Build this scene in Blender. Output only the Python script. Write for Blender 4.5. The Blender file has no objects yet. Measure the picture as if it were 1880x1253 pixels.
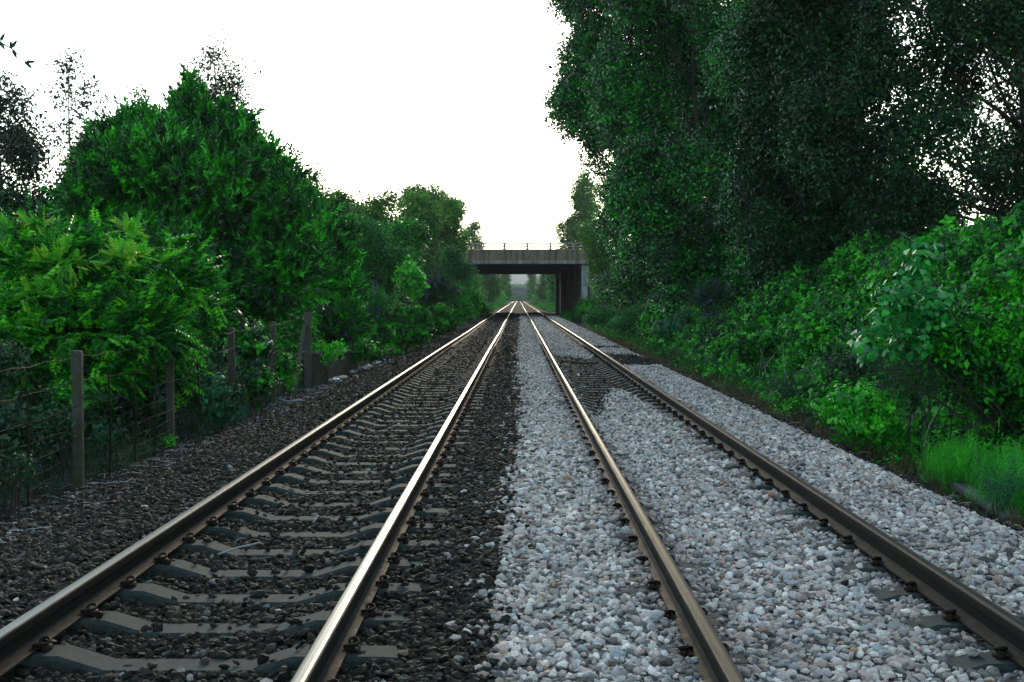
import bpy, math
import numpy as np
from mathutils import Matrix, Vector
rng = np.random.default_rng(11)
scene = bpy.context.scene
COL = scene.collection
F = 2212.0            # focal length in photo pixels, photo 1880 x 1253
CAM = np.array([0.0, 0.0, 1.545])
PITCH = math.radians(2.03); YAW = math.radians(0.31)

# ---------------------------------------------------------------- camera
cam_d = bpy.data.cameras.new('camera')
cam_d.sensor_width = 36.0
cam_d.lens = 36.0 * F / 1880.0
cam_d.clip_start = 0.1; cam_d.clip_end = 8000
cam = bpy.data.objects.new('camera', cam_d)
cam.location = CAM
cam.rotation_euler = (math.radians(90) - PITCH, 0, YAW)
COL.objects.link(cam); scene.camera = cam
_R = np.array(cam.rotation_euler.to_matrix())

def W(px, py, Y):
    """point of the plane y = Y seen at photo pixel (px, py): used to measure sizes off the photo"""
    d = _R @ np.array([(px - 940) / F, -(py - 626.5) / F, -1.0])
    return CAM + d * (Y / d[1])

# ---------------------------------------------------------------- mesh helpers
def build(name, verts, faces, mats, parent=None, tint=None, midx=None, smooth=False, pale=None):
    """faces: int array (n, k) or a list of such arrays"""
    if not isinstance(faces, list): faces = [faces]
    faces = [np.asarray(f, dtype=np.int32) for f in faces if len(f)]
    me = bpy.data.meshes.new(name)
    v = np.ascontiguousarray(verts, dtype=np.float32).reshape(-1, 3)
    me.vertices.add(len(v)); me.vertices.foreach_set('co', v.ravel())
    flat = np.concatenate([f.ravel() for f in faces])
    tot = np.concatenate([np.full(len(f), f.shape[1], dtype=np.int32) for f in faces])
    st = np.zeros(len(tot), dtype=np.int32); st[1:] = np.cumsum(tot)[:-1]
    me.loops.add(len(flat)); me.loops.foreach_set('vertex_index', flat)
    me.polygons.add(len(tot)); me.polygons.foreach_set('loop_start', st)
    if midx is not None: me.polygons.foreach_set('material_index', np.asarray(midx, dtype=np.int32))
    me.update(calc_edges=True)
    me.polygons.foreach_set('use_smooth', np.full(len(tot), bool(smooth)))
    if tint is not None:
        a = me.attributes.new('tint', 'FLOAT', 'FACE'); a.data.foreach_set('value', np.asarray(tint, dtype=np.float32))
    if pale is not None:
        a = me.attributes.new('pale', 'FLOAT', 'POINT'); a.data.foreach_set('value', np.asarray(pale, dtype=np.float32))
    if not isinstance(mats, (list, tuple)): mats = [mats]
    for m in mats: me.materials.append(m)
    me.validate()
    o = bpy.data.objects.new(name, me); COL.objects.link(o)
    if parent is not None: o.parent = parent
    return o

def tag(o, label=None, cat=None, group=None, kind=None):
    if label: o['label'] = label
    if cat: o['category'] = cat
    if group: o['group'] = group
    if kind: o['kind'] = kind
    return o

def empty(name, loc, label, cat, group=None):
    o = bpy.data.objects.new(name, None); COL.objects.link(o)
    o.location = [float(c) for c in loc]; o.empty_display_size = 0.2
    return tag(o, label, cat, group)

class MB:
    """collects boxes, prisms and tubes for ONE mesh"""
    def __init__(s): s.v = []; s.f = {}; s.n = 0
    def add(s, v, f):
        v = np.asarray(v, float).reshape(-1, 3); s.v.append(v)
        f = np.asarray(f, int); s.f.setdefault(f.shape[1], []).append(f + s.n); s.n += len(v); return s
    def box(s, c, size, rz=0, rx=0, ry=0, bev=0.0, taper=1.0):
        hx, hy, hz = [q / 2 for q in size]; b = bev
        M = np.array(Matrix.Rotation(rz, 3, 'Z') @ Matrix.Rotation(ry, 3, 'Y') @ Matrix.Rotation(rx, 3, 'X'))
        lv = []
        if b <= 0:
            for z, t in ((-hz, 1), (hz, taper)):
                lv += [(-hx*t, -hy*t, z), (hx*t, -hy*t, z), (hx*t, hy*t, z), (-hx*t, hy*t, z)]
            f = [(0,3,2,1),(4,5,6,7),(0,1,5,4),(1,2,6,5),(2,3,7,6),(3,0,4,7)]
            s.add(np.array(lv) @ M.T + np.array(c), f); return s
        rings = [(-hz, b), (-hz + b, 0), (hz - b, 0), (hz, b)]
        for z, i in rings:
            x, y = hx - i, hy - i; k = b * .6
            lv += [(-x+k,-y,z),(x-k,-y,z),(x,-y+k,z),(x,y-k,z),(x-k,y,z),(-x+k,y,z),(-x,y-k,z),(-x,-y+k,z)]
        f = []
        for r in range(3):
            for i in range(8):
                j = (i + 1) % 8; f.append((r*8+i, r*8+j, r*8+8+j, r*8+8+i))
        V = np.array(lv) @ M.T + np.array(c)
        s.add(V, f)
        s.f.setdefault(8, []).append(np.array([[7,6,5,4,3,2,1,0],[24,25,26,27,28,29,30,31]]) + s.n - 32)
        return s
    def tube(s, pts, rad, n=6):
        P = np.asarray(pts, float); m = len(P)
        rad = np.broadcast_to(np.asarray(rad, float), (m,))
        T = np.gradient(P, axis=0); T /= np.linalg.norm(T, axis=1)[:, None] + 1e-9
        ref = np.array([0, 0, 1.0]) if abs(T[0, 2]) < .9 else np.array([1.0, 0, 0])
        A = np.cross(T, ref); A /= np.linalg.norm(A, axis=1)[:, None] + 1e-9
        B = np.cross(T, A)
        a = np.arange(n) * 2 * math.pi / n
        V = P[:, None, :] + rad[:, None, None] * (np.cos(a)[None, :, None] * A[:, None, :] + np.sin(a)[None, :, None] * B[:, None, :])
        i = np.arange(m - 1)[:, None] * n; j = np.arange(n)[None, :]; k = (j + 1) % n
        f = np.stack([i + j, i + k, i + n + k, i + n + j], -1).reshape(-1, 4)
        base = s.n; s.add(V.reshape(-1, 3), f)
        s.f.setdefault(n, []).append(np.array([list(range(n))[::-1], [(m-1)*n + q for q in range(n)]]) + base)
        return s
    def build(s, name, mat, parent=None, smooth=False):
        return build(name, np.concatenate(s.v), [np.concatenate(q) for q in s.f.values()], mat, parent, smooth=smooth)

# ---------------------------------------------------------------- material helpers
def mat(name):
    m = bpy.data.materials.new(name); m.use_nodes = True
    nt = m.node_tree; nt.nodes.clear()
    out = nt.nodes.new('ShaderNodeOutputMaterial')
    return m, nt, out
def N(nt, kind, **kw):
    n = nt.nodes.new('ShaderNode' + kind)
    for k, v in kw.items():
        if k in n.inputs: n.inputs[k].default_value = v
        else: setattr(n, k, v)
    return n
def ramp(nt, fac, stops, interp='LINEAR'):
    r = nt.nodes.new('ShaderNodeValToRGB'); cr = r.color_ramp; cr.interpolation = interp
    while len(cr.elements) > 1: cr.elements.remove(cr.elements[-1])
    cr.elements[0].position = stops[0][0]; cr.elements[0].color = (*stops[0][1], 1)
    for p, c in stops[1:]:
        e = cr.elements.new(p); e.color = (*c, 1)
    nt.links.new(fac, r.inputs[0]); return r.outputs[0]
def math_(nt, op, a, b=None, clamp=False):
    n = nt.nodes.new('ShaderNodeMath'); n.operation = op; n.use_clamp = clamp
    for i, x in enumerate((a, b)):
        if x is None: continue
        if isinstance(x, (int, float)): n.inputs[i].default_value = x
        else: nt.links.new(x, n.inputs[i])
    return n.outputs[0]
def mixc(nt, fac, a, b, mode='MIX'):
    n = nt.nodes.new('ShaderNodeMix'); n.data_type = 'RGBA'; n.blend_type = mode
    for s, x in ((n.inputs[0], fac), (n.inputs[6], a), (n.inputs[7], b)):
        if isinstance(x, (int, float)): s.default_value = x
        elif isinstance(x, tuple): s.default_value = (*x, 1)
        else: nt.links.new(x, s)
    return n.outputs[2]
def noise(nt, scale, detail=3, rough=.55, vec=None, dist=0):
    n = N(nt, 'TexNoise', Scale=scale, Detail=detail, Roughness=rough, Distortion=dist)
    if vec is not None: nt.links.new(vec, n.inputs['Vector'])
    return n.outputs['Fac']
def pos(nt, scale=(1, 1, 1)):
    g = nt.nodes.new('ShaderNodeNewGeometry')
    mp = N(nt, 'Mapping'); mp.inputs['Scale'].default_value = scale
    nt.links.new(g.outputs['Position'], mp.inputs['Vector']); return mp.outputs[0]
def finish(nt, out, color, rough=.8, metal=0.0, bump=None, bstr=.3, bdist=.02, spec=.5):
    b = nt.nodes.new('ShaderNodeBsdfPrincipled')
    if isinstance(color, tuple): b.inputs['Base Color'].default_value = (*color, 1)
    else: nt.links.new(color, b.inputs['Base Color'])
    if isinstance(rough, (int, float)): b.inputs['Roughness'].default_value = rough
    else: nt.links.new(rough, b.inputs['Roughness'])
    b.inputs['Metallic'].default_value = metal
    b.inputs['Specular IOR Level'].default_value = spec
    if bump is not None:
        bn = N(nt, 'Bump', Strength=bstr, Distance=bdist); nt.links.new(bump, bn.inputs['Height'])
        nt.links.new(bn.outputs[0], b.inputs['Normal'])
    nt.links.new(b.outputs[0], out.inputs[0]); return b

def leaf_mat(name, stops, rough=.4, trans=.28, clump=.5, cscale=.9, spec=.5):
    """leaf colour from the leaf's own tint plus a slow drift from branch to branch"""
    m, nt, out = mat(name)
    at = N(nt, 'Attribute', attribute_name='tint')
    nz = noise(nt, cscale, 2, .6, pos(nt))
    nz2 = noise(nt, cscale * 3.7, 2, .6, pos(nt))
    f = math_(nt, 'ADD', at.outputs['Fac'], math_(nt, 'ADD', math_(nt, 'MULTIPLY', math_(nt, 'SUBTRACT', nz, .5), clump * 2), math_(nt, 'MULTIPLY', math_(nt, 'SUBTRACT', nz2, .5), clump * 1.6)), clamp=True)
    c = ramp(nt, f, stops)
    b = nt.nodes.new('ShaderNodeBsdfPrincipled')
    nt.links.new(c, b.inputs['Base Color']); b.inputs['Roughness'].default_value = rough
    b.inputs['Specular IOR Level'].default_value = spec
    t = nt.nodes.new('ShaderNodeBsdfTranslucent')
    tc = mixc(nt, .5, c, (.5, 1, .25), 'MULTIPLY'); nt.links.new(c, t.inputs[0])
    mx = nt.nodes.new('ShaderNodeMixShader'); mx.inputs[0].default_value = trans
    nt.links.new(b.outputs[0], mx.inputs[1]); nt.links.new(t.outputs[0], mx.inputs[2])
    nt.links.new(mx.outputs[0], out.inputs[0]); return m

M = {}
def leafset(name, dark, mid, light, **kw):
    M[name] = leaf_mat(name, [(0, dark), (.5, mid), (1, light)], **kw)
leafset('laurel_leaf', (.002, .022, .005), (.007, .12, .008), (.035, .46, .008), rough=.3, trans=.15, clump=.7, cscale=.7, spec=.5)
leafset('sumac_leaf', (.003, .034, .008), (.010, .18, .012), (.10, .55, .010), rough=.4, spec=.3, clump=.55, cscale=1.4)
leafset('yellow_leaf', (.03, .30, .01), (.10, .42, .01), (.24, .42, .01), rough=.45)
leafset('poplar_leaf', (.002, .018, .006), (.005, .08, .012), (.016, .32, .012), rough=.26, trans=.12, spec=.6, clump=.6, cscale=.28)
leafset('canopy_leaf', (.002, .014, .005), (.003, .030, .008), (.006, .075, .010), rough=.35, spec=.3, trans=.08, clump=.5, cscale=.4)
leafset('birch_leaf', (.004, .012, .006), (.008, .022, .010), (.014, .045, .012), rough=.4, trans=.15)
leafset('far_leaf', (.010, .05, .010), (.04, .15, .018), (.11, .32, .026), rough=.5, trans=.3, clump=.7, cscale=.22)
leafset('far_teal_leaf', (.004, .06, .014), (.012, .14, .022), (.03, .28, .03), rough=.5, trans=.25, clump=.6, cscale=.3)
leafset('bramble_leaf', (.003, .030, .006), (.009, .135, .010), (.045, .46, .010), rough=.48, trans=.18, clump=.75, cscale=.8, spec=.22)
leafset('bright_leaf', (.008, .20, .008), (.025, .42, .012), (.10, .66, .02), rough=.4, trans=.3)
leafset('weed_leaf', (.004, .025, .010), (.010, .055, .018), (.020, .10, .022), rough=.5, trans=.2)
leafset('teal_weed_leaf', (.010, .06, .030), (.025, .12, .06), (.05, .20, .09), rough=.65, spec=.2, trans=.1)
leafset('sapling_leaf', (.008, .14, .030), (.016, .24, .04), (.03, .36, .03), rough=.28, trans=.25, clump=.3)
leafset('grass_blade', (.010, .24, .008), (.03, .42, .010), (.08, .60, .015), rough=.5, trans=.35, clump=.6, cscale=1.2)
leafset('dry_grass_blade', (.02, .04, .008), (.06, .06, .015), (.14, .10, .03), rough=.6, trans=.2)
leafset('purple_flower_petal', (.05, .02, .16), (.11, .06, .32), (.20, .13, .45), rough=.6, trans=.2)

# bark
m, nt, out = mat('bark'); p = pos(nt, (6, 6, 1.2)); n = noise(nt, 3, 4, .6, p)
finish(nt, out, ramp(nt, n, [(.3, (.008, .008, .007)), (.7, (.03, .027, .022))]), .9, bump=n, bstr=.6); M['bark'] = m
# ---------------------------------------------------------------- the lie of the land
TL, TR = -1.643, 1.637           # centres of the two tracks
RX = (-2.395, -0.891, 0.885, 2.389)
def smooth(a, b, x):
    t = np.clip((x - a) / (b - a), 0, 1); return t * t * (3 - 2 * t)
def wob(x, y, s=0):
    return (np.sin(x*1.7 + y*.9 + s) + np.sin(-x*2.3 + y*1.63 + 1.3 + s) + np.sin(x*.6 - y*.41 + 2.1*s) + np.sin(x*4.1+y*3.3+s*.7)*.6) / 3.6

def ground_z(X, Y):
    X = np.asarray(X, float); Y = np.asarray(Y, float)
    z = np.full(np.broadcast(X, Y).shape, -.48)
    crest = np.interp(Y, [-50, 5, 30, 42, 60, 110, 400, 5000], [1.6, 1.9, 1.9, 1.3, .6, .4, .2, 0])
    z = z + (crest + .48) * smooth(5.2, 9.2, X)
    crestl = np.interp(Y, [-50, 10, 45, 120, 5000], [.2, .3, .7, .6, 0])
    z = z + (crestl + .48) * smooth(-5.4, -9.5, X)
    z = z + .05 * wob(X, Y) * smooth(4.3, 5.5, np.abs(X))
    return z

def patch(X, Y):
    """1 where the new ballast has been left off on the right hand track"""
    w = wob(X * 2, Y * .8) * .25
    inside = smooth(1.0, 1.15, X) * (1 - smooth(2.30, 2.40, X))
    a = inside * smooth(24.6 - 2.2, 24.9, Y + w + 5.5 * smooth(.42, .0, np.abs(X - 1.9) * .8) * 0 + np.interp(X, [1.0, 1.3, 1.55, 1.9, 2.05, 2.2, 2.4], [6.5, 5.2, 2.0, -.1, 1.0, 4.6, 6.5])) * (1 - smooth(35.0, 36.2, Y + w * 2 + .9 * (X - 1.6)))
    out_ = smooth(2.38, 2.5, X) * smooth(30.0, 31.0, Y + w * 2 - .6 * (X - 3)) * (1 - smooth(36.2, 37.4, Y + w + .8 * (X - 3)))
    out2 = smooth(2.38, 2.5, X) * smooth(40.6, 41.2, Y + w) * (1 - smooth(42.5, 43.5, Y + w))
    return np.clip(a + out_ + out2, 0, 1)
def pale_mask(X, Y):
    edge = np.interp(Y, [0, 5, 8, 12, 20, 40, 60, 130], [-.12, -.10, -.14, -.04, .03, -.05, .05, .12]) + .05 * wob(X * 3, Y * 3) + .03 * wob(X * 9, Y * 7, 3)
    e2 = 3.92 + .12 * wob(X * .5, Y * .9, 5) + np.interp(Y, [0, 20, 40, 60, 130], [-.1, .1, 0, .3, .4]) + .05*wob(X*6, Y*5)
    p = (X > edge) & (X < e2) & (Y < 128 + wob(X, Y)) & (patch(X, Y) < .5)
    return p.astype(float)
HX = [-4.7, -4.2, -3.4, -2.9, -2.6, -2.35, -2.1, -1.6, -1.2, -.95, -.75, -.6, -.4, 0, .45, .7, .9, 1.1, 1.35, 1.9, 2.1, 2.39, 2.6, 2.9, 3.5, 4.0, 4.5]
HZ = [-.50, -.40, -.23, -.175, -.165, -.21, -.245, -.25, -.245, -.23, -.20, -.175, -.165, -.165, -.15, -.155, -.165, -.175, -.185, -.19, -.205, -.20, -.15, -.125, -.15, -.36, -.50]
def bed_z(X, Y):
    z = np.interp(X, HX, HZ)
    p = patch(X, Y) * smooth(1.0, 1.1, X) * (1 - smooth(3.2, 3.8, X))
    z = z + p * (-.262 - z) * np.where(X > 2.4, .5, 1)
    return z + .012 * wob(X * 4, Y * 3.1) + .008 * wob(X * 9, Y * 8, 2)
SP_L0, SP_L = 7.09 - 6 * .65, .65
SP_R0, SP_R = 5.70 - 3 * .667, .667
SU = [-1.25, -1.22, -1.0, -.56, -.34, .34, .56, 1.0, 1.22, 1.25]
SZ = [-.21, -.185, -.168, -.168, -.236, -.236, -.168, -.168, -.185, -.21]
def on_sleeper(X, Y):
    left = X < 0
    u = np.where(left, X - TL, X - TR)
    y0 = np.where(left, SP_L0, SP_R0); s = np.where(left, SP_L, SP_R)
    ph = (Y - y0) / s; d = np.abs(ph - np.round(ph)) * s
    return (np.abs(u) < 1.08 + .13 * wob(X * 7, Y * 9, 1)) & (d < .105 + .03 * wob(X * 9, Y * 5, 6)), np.interp(u, SU, SZ)

# ---------------------------------------------------------------- materials of the track
def ballast_mat():
    m, nt, out = mat('ballast_bed')
    p = pos(nt)
    v = N(nt, 'TexVoronoi', Scale=26.0); nt.links.new(p, v.inputs['Vector'])
    rnd = N(nt, 'SeparateColor'); nt.links.new(v.outputs['Color'], rnd.inputs[0])
    at = N(nt, 'Attribute', attribute_name='pale')
    n1 = noise(nt, 9, 3, .6, p)
    f = math_(nt, 'GREATER_THAN', math_(nt, 'ADD', at.outputs['Fac'], math_(nt, 'MULTIPLY', math_(nt, 'SUBTRACT', n1, .5), .9)), .5)
    cd = ramp(nt, rnd.outputs[0], [(0, (.007, .008, .007)), (.5, (.018, .019, .016)), (1, (.045, .043, .036))])
    cp = ramp(nt, rnd.outputs[0], [(0, (.03, .03, .03)), (.45, (.10, .097, .095)), (1, (.25, .24, .23))])  # pale bed darkened, shade of the gaps between stones put into its colour
    c = mixc(nt, f, cd, cp)
    h = math_(nt, 'SUBTRACT', 1.0, v.outputs['Distance'])
    finish(nt, out, c, .95, bump=h, bstr=1.0, bdist=.03, spec=.05); return m
M['ballast_bed'] = ballast_mat()
def stone_mat(name, stops, rough=.75, spec=.35, big=()):
    m, nt, out = mat(name)
    at = N(nt, 'Attribute', attribute_name='tint')
    n1 = noise(nt, 90, 3, .65, pos(nt)); n2 = noise(nt, 1.6, 2, .5, pos(nt))
    c = ramp(nt, at.outputs['Fac'], stops)
    c = mixc(nt, 1.0, c, ramp(nt, n1, [(.25, (.62, .62, .62)), (.7, (1.2, 1.2, 1.2))]), 'MULTIPLY')
    c = mixc(nt, 1.0, c, ramp(nt, n2, [(.3, (.82, .82, .82)), (.7, (1.12, 1.12, 1.12))]), 'MULTIPLY')
    finish(nt, out, c, rough, bump=n1, bstr=.35, bdist=.006, spec=spec); return m
M['pale_stone'] = stone_mat('pale_stone', [(0, (.07, .07, .068)), (.12, (.17, .165, .16)), (.30, (.36, .33, .31)), (.42, (.50, .38, .345)), (.52, (.34, .39, .41)), (.62, (.52, .47, .42)), (.74, (.62, .58, .55)), (.86, (.80, .77, .72)), (.97, (.36, .28, .22)), (1, (.34, .17, .09))])
M['dark_stone'] = stone_mat('dark_stone', [(0, (.005, .006, .004)), (.4, (.013, .013, .009)), (.75, (.027, .024, .017)), (.93, (.046, .042, .034)), (.985, (.13, .135, .135)), (1, (.30, .30, .30))], spec=.22)
M['cess_stone'] = stone_mat('cess_stone', [(0, (.010, .009, .006)), (.5, (.027, .023, .017)), (.9, (.06, .052, .04)), (1, (.2, .2, .2))])
# rails
def metal_mat(name, c0, c1, r0, r1, metal, streak=True):
    m, nt, out = mat(name)
    p = pos(nt, (60, .8, 60)) if streak else pos(nt, (8, 8, 8))
    n1 = noise(nt, 3, 4, .6, p); n2 = noise(nt, 5, 4, .7, pos(nt))
    f = math_(nt, 'ADD', math_(nt, 'MULTIPLY', n1, .6), math_(nt, 'MULTIPLY', n2, .4))
    c = ramp(nt, f, [(.3, c0), (.7, c1)])
    mr = N(nt, 'MapRange'); nt.links.new(f, mr.inputs[0]); mr.inputs[1].default_value = .3; mr.inputs[2].default_value = .7
    mr.inputs[3].default_value = r0; mr.inputs[4].default_value = r1
    finish(nt, out, c, mr.outputs[0], metal, bump=n2, bstr=.08 if streak else .5, bdist=.003, spec=.5 if metal > .2 else .15); return m
M['rail_running_top'] = metal_mat('rail_running_top', (.036, .035, .034), (.075, .073, .07), .26, .42, 1.0)
M['rail_worn_strip'] = metal_mat('rail_worn_strip', (.007, .005, .0032), (.018, .013, .008), .28, .42, 1.0)
M['rail_dull_top'] = metal_mat('rail_dull_top', (.016, .016, .013), (.036, .033, .026), .55, .75, .0)
M['rail_rust'] = metal_mat('rail_rust', (.0045, .004, .003), (.013, .0105, .0075), .6, .85, .0, False)
M['clip_rust'] = metal_mat('clip_rust', (.007, .005, .0045), (.026, .017, .012), .6, .85, .1, False)
def concrete(name, c0, c1, moss=None, scale=14, bs=.4):
    m, nt, out = mat(name); p = pos(nt)
    n1 = noise(nt, scale, 5, .7, p); n2 = noise(nt, scale * 9, 2, .6, p)
    c = ramp(nt, n1, [(.3, c0), (.68, c1)])
    c = mixc(nt, 1.0, c, ramp(nt, n2, [(.35, (.6, .6, .6)), (.6, (1.1, 1.1, 1.1))]), 'MULTIPLY')
    if moss:
        n3 = noise(nt, 5, 4, .6, p); c = mixc(nt, ramp(nt, n3, [(.48, (0, 0, 0)), (.6, (1, 1, 1))]), c, moss)
    finish(nt, out, c, .88, bump=n2, bstr=bs, bdist=.006); return m
M['sleeper_concrete'] = concrete('sleeper_concrete', (.009, .016, .015), (.029, .044, .042))
M['post_concrete'] = concrete('post_concrete', (.020, .021, .019), (.062, .062, .055), moss=(.030, .036, .012))

# ---------------------------------------------------------------- ground
def grid(xs, ys, zf):
    X, Y = np.meshgrid(xs, ys); Z = zf(X, Y)
    nx, ny = len(xs), len(ys)
    i = np.arange(ny - 1)[:, None] * nx + np.arange(nx - 1)[None, :]
    f = np.stack([i, i + 1, i + nx + 1, i + nx], -1).reshape(-1, 4)
    return np.stack([X, Y, Z], -1).reshape(-1, 3), f
m, nt, out = mat('soil'); p = pos(nt); n1 = noise(nt, 3, 6, .7, p); n2 = noise(nt, 60, 3, .7, p)
c = ramp(nt, n1, [(.3, (.010, .011, .008)), (.55, (.028, .025, .018)), (.8, (.06, .052, .038))])
c = mixc(nt, ramp(nt, n2, [(.45, (0, 0, 0)), (.75, (.6, .6, .6))]), c, (.07, .065, .055))
finish(nt, out, c, .95, bump=n2, bstr=.8, bdist=.02, spec=.05); M['soil'] = m
xs = np.unique(np.concatenate([np.linspace(-14, 14, 113), np.linspace(-60, 60, 61), np.linspace(-1450, 1450, 30)]))
ys = np.unique(np.concatenate([np.linspace(-90, 3, 8), np.linspace(3, 60, 115), np.linspace(60, 200, 70), np.linspace(200, 3080, 40)]))
v, f = grid(xs, ys, ground_z)
tag(build('ground', v, f, M['soil'], smooth=True), 'dark bare soil beside the tracks and under the bushes', kind='structure')
# ballast bed, raised above the ground
xs = np.linspace(-4.65, 4.45, 131)
ys = np.unique(np.concatenate([np.linspace(2.5, 45, 340), np.linspace(45, 130, 200), np.linspace(130, 690, 120)]))
v, f = grid(xs, ys, bed_z)
pm = pale_mask(v[:, 0], v[:, 1])
tag(build('ballast', v, f, M['ballast_bed'], smooth=True, pale=pm), 'bed of crushed stone under both tracks, dark on the left and pale on the right', kind='structure')

# ---------------------------------------------------------------- loose ballast stones
def ico():
    t = (1 + 5 ** .5) / 2
    v = np.array([(-1,t,0),(1,t,0),(-1,-t,0),(1,-t,0),(0,-1,t),(0,1,t),(0,-1,-t),(0,1,-t),(t,0,-1),(t,0,1),(-t,0,-1),(-t,0,1)], float)
    v /= np.linalg.norm(v[0])
    f = np.array([(0,11,5),(0,5,1),(0,1,7),(0,7,10),(0,10,11),(1,5,9),(5,11,4),(11,10,2),(10,7,6),(7,1,8),(3,9,4),(3,4,2),(3,2,6),(3,6,8),(3,8,9),(4,9,5),(2,4,11),(6,2,10),(8,6,7),(9,8,1)])
    return v, f
def octa():
    v = np.array([(1,0,0),(-1,0,0),(0,1,0),(0,-1,0),(0,0,1),(0,0,-1)], float)
    f = np.array([(0,2,4),(2,1,4),(1,3,4),(3,0,4),(2,0,5),(1,2,5),(3,1,5),(0,3,5)])
    return v, f
def rand_rot(n):
    q = rng.normal(size=(n, 4)); q /= np.linalg.norm(q, axis=1)[:, None]
    w, x, y, z = q.T
    return np.stack([1-2*(y*y+z*z), 2*(x*y-z*w), 2*(x*z+y*w), 2*(x*y+z*w), 1-2*(x*x+z*z), 2*(y*z-x*w), 2*(x*z-y*w), 2*(y*z+x*w), 1-2*(x*x+y*y)], -1).reshape(n, 3, 3)
def stones_mesh(P, r, proto, tint):
    v0, f0 = proto; n = len(P)
    V = np.broadcast_to(v0, (n,) + v0.shape) * (1 + rng.uniform(-.32, .22, (n, len(v0), 1)))
    sc = np.stack([rng.uniform(.85, 1.35, n), rng.uniform(.7, 1.05, n), rng.uniform(.5, .85, n)], -1)
    V = V * sc[:, None, :] * r[:, None, None]
    R = rand_rot(n)
    # stones settle mostly flat: squash the turned stone a little
    V = np.einsum('nij,nkj->nki', R, V); V[..., 2] *= .8
    V = V + P[:, None, :]
    Fc = f0[None] + (np.arange(n) * len(v0))[:, None, None]
    return V.reshape(-1, 3), Fc.reshape(-1, f0.shape[1]), np.repeat(tint, len(f0))
def scatter(x0, x1, y0, y1, s):
    gx, gy = np.meshgrid(np.arange(x0, x1, s), np.arange(y0, y1, s))
    X = gx.ravel() + rng.uniform(-.5, .5, gx.size) * s; Y = gy.ravel() + rng.uniform(-.5, .5, gx.size) * s
    vis = np.abs(X) < (Y + 1.6) * .60
    return X[vis], Y[vis]
acc = {'pale': [], 'dark': []}
for (y0, y1, s, rad, proto) in ((3.2, 10, .040, .0265, ico()), (10, 18, .043, .027, ico()), (18, 30, .052, .031, octa()), (30, 55, .07, .038, octa()), (55, 90, .11, .055, octa()), (90, 130, .17, .08, octa())):
    X, Y = scatter(-4.5, 4.3, y0, y1, s)
    keep = np.ones(len(X), bool)
    for rx in RX: keep &= np.abs(X - rx) > .062
    sl, st = on_sleeper(X, Y); z = bed_z(X, Y)
    bare = sl & (z < st + .010 + .014 * wob(X * 5, Y * 5) + .012 * wob(X * 13, Y * 11, 4))
    keep &= ~(bare & (rng.random(len(X)) > .09))
    z = np.where(bare, st + .012, z)
    X, Y, z = X[keep], Y[keep], z[keep]
    n = len(X); r = rad * np.exp(rng.normal(0, .26, n)).clip(.5, 1.75)
    nearrail = np.min(np.abs(X[:, None] - np.array(RX)[None]), axis=1) < .1
    r = np.where(nearrail, r * .8, r)
    P = np.stack([X, Y, z + rng.uniform(-.018, .018, n)], -1)
    pl = (pale_mask(X, Y) > .5)
    flip = rng.random(n)
    pl2 = np.where(pl, flip > .008, flip > .994)
    # strays roll over the edge between old and new stone
    d_e = pale_mask(X + rng.normal(0, .13, n), Y + rng.normal(0, .1, n)) > .5
    pl2 = np.where(rng.random(n) < .55, d_e, pl2)
    sel = rng.random(n) < np.where((X < -3.3) & (Y < 60), .75, 1.0)
    for key, w in (('pale', pl2 & sel), ('dark', ~pl2 & sel)):
        k = int(w.sum())
        t = rng.random(k) ** (1.0 if key == 'pale' else 1.15)
        t = np.where(rng.random(k) < .25, .25 + t * .5, t)
        if key == 'pale':
            dr = np.min(np.abs(X[w][:, None] - np.array(RX)[None]), axis=1); t = t * (1 - .45 * (dr < .12 + .10 * rng.random(k)))   # brake dust by the rails
        acc[key].append(stones_mesh(P[w], r[w], proto, t))
for key, nm, mt, lab in (('pale', 'pale_ballast_stones', 'pale_stone', 'pale blue-grey new ballast stones heaped over the right hand track'), ('dark', 'dark_ballast_stones', 'dark_stone', 'old dark brown ballast stones around the left hand track')):
    vs, fs, ts, off = [], [], [], 0
    for v, f, t in acc[key]:
        vs.append(v); fs.append(f + off); ts.append(t); off += len(v)
    tag(build(nm, np.concatenate(vs), np.concatenate(fs), M[mt], tint=np.concatenate(ts)), lab, 'ballast', kind='stuff')
# brown soil and small stones on the two cesses
X, Y = scatter(3.75, 5.1, 5, 45, .055); X2, Y2 = scatter(-5.6, -3.9, 5, 45, .055)
X = np.concatenate([X, X2]); Y = np.concatenate([Y, Y2]); k = rng.random(len(X)) < .7; X, Y = X[k], Y[k]
z = np.maximum(ground_z(X, Y), np.where((X > -4.6) & (X < 4.4), bed_z(X, Y), -9))
v, f, t = stones_mesh(np.stack([X, Y, z + .004], -1), .02 * np.exp(rng.normal(0, .35, len(X))), ico(), rng.random(len(X)) ** 1.4)
tag(build('cess_stones', v, f, M['cess_stone'], tint=t), 'small brown stones and clods on the narrow paths beside the ballast', 'stones', kind='stuff')

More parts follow.
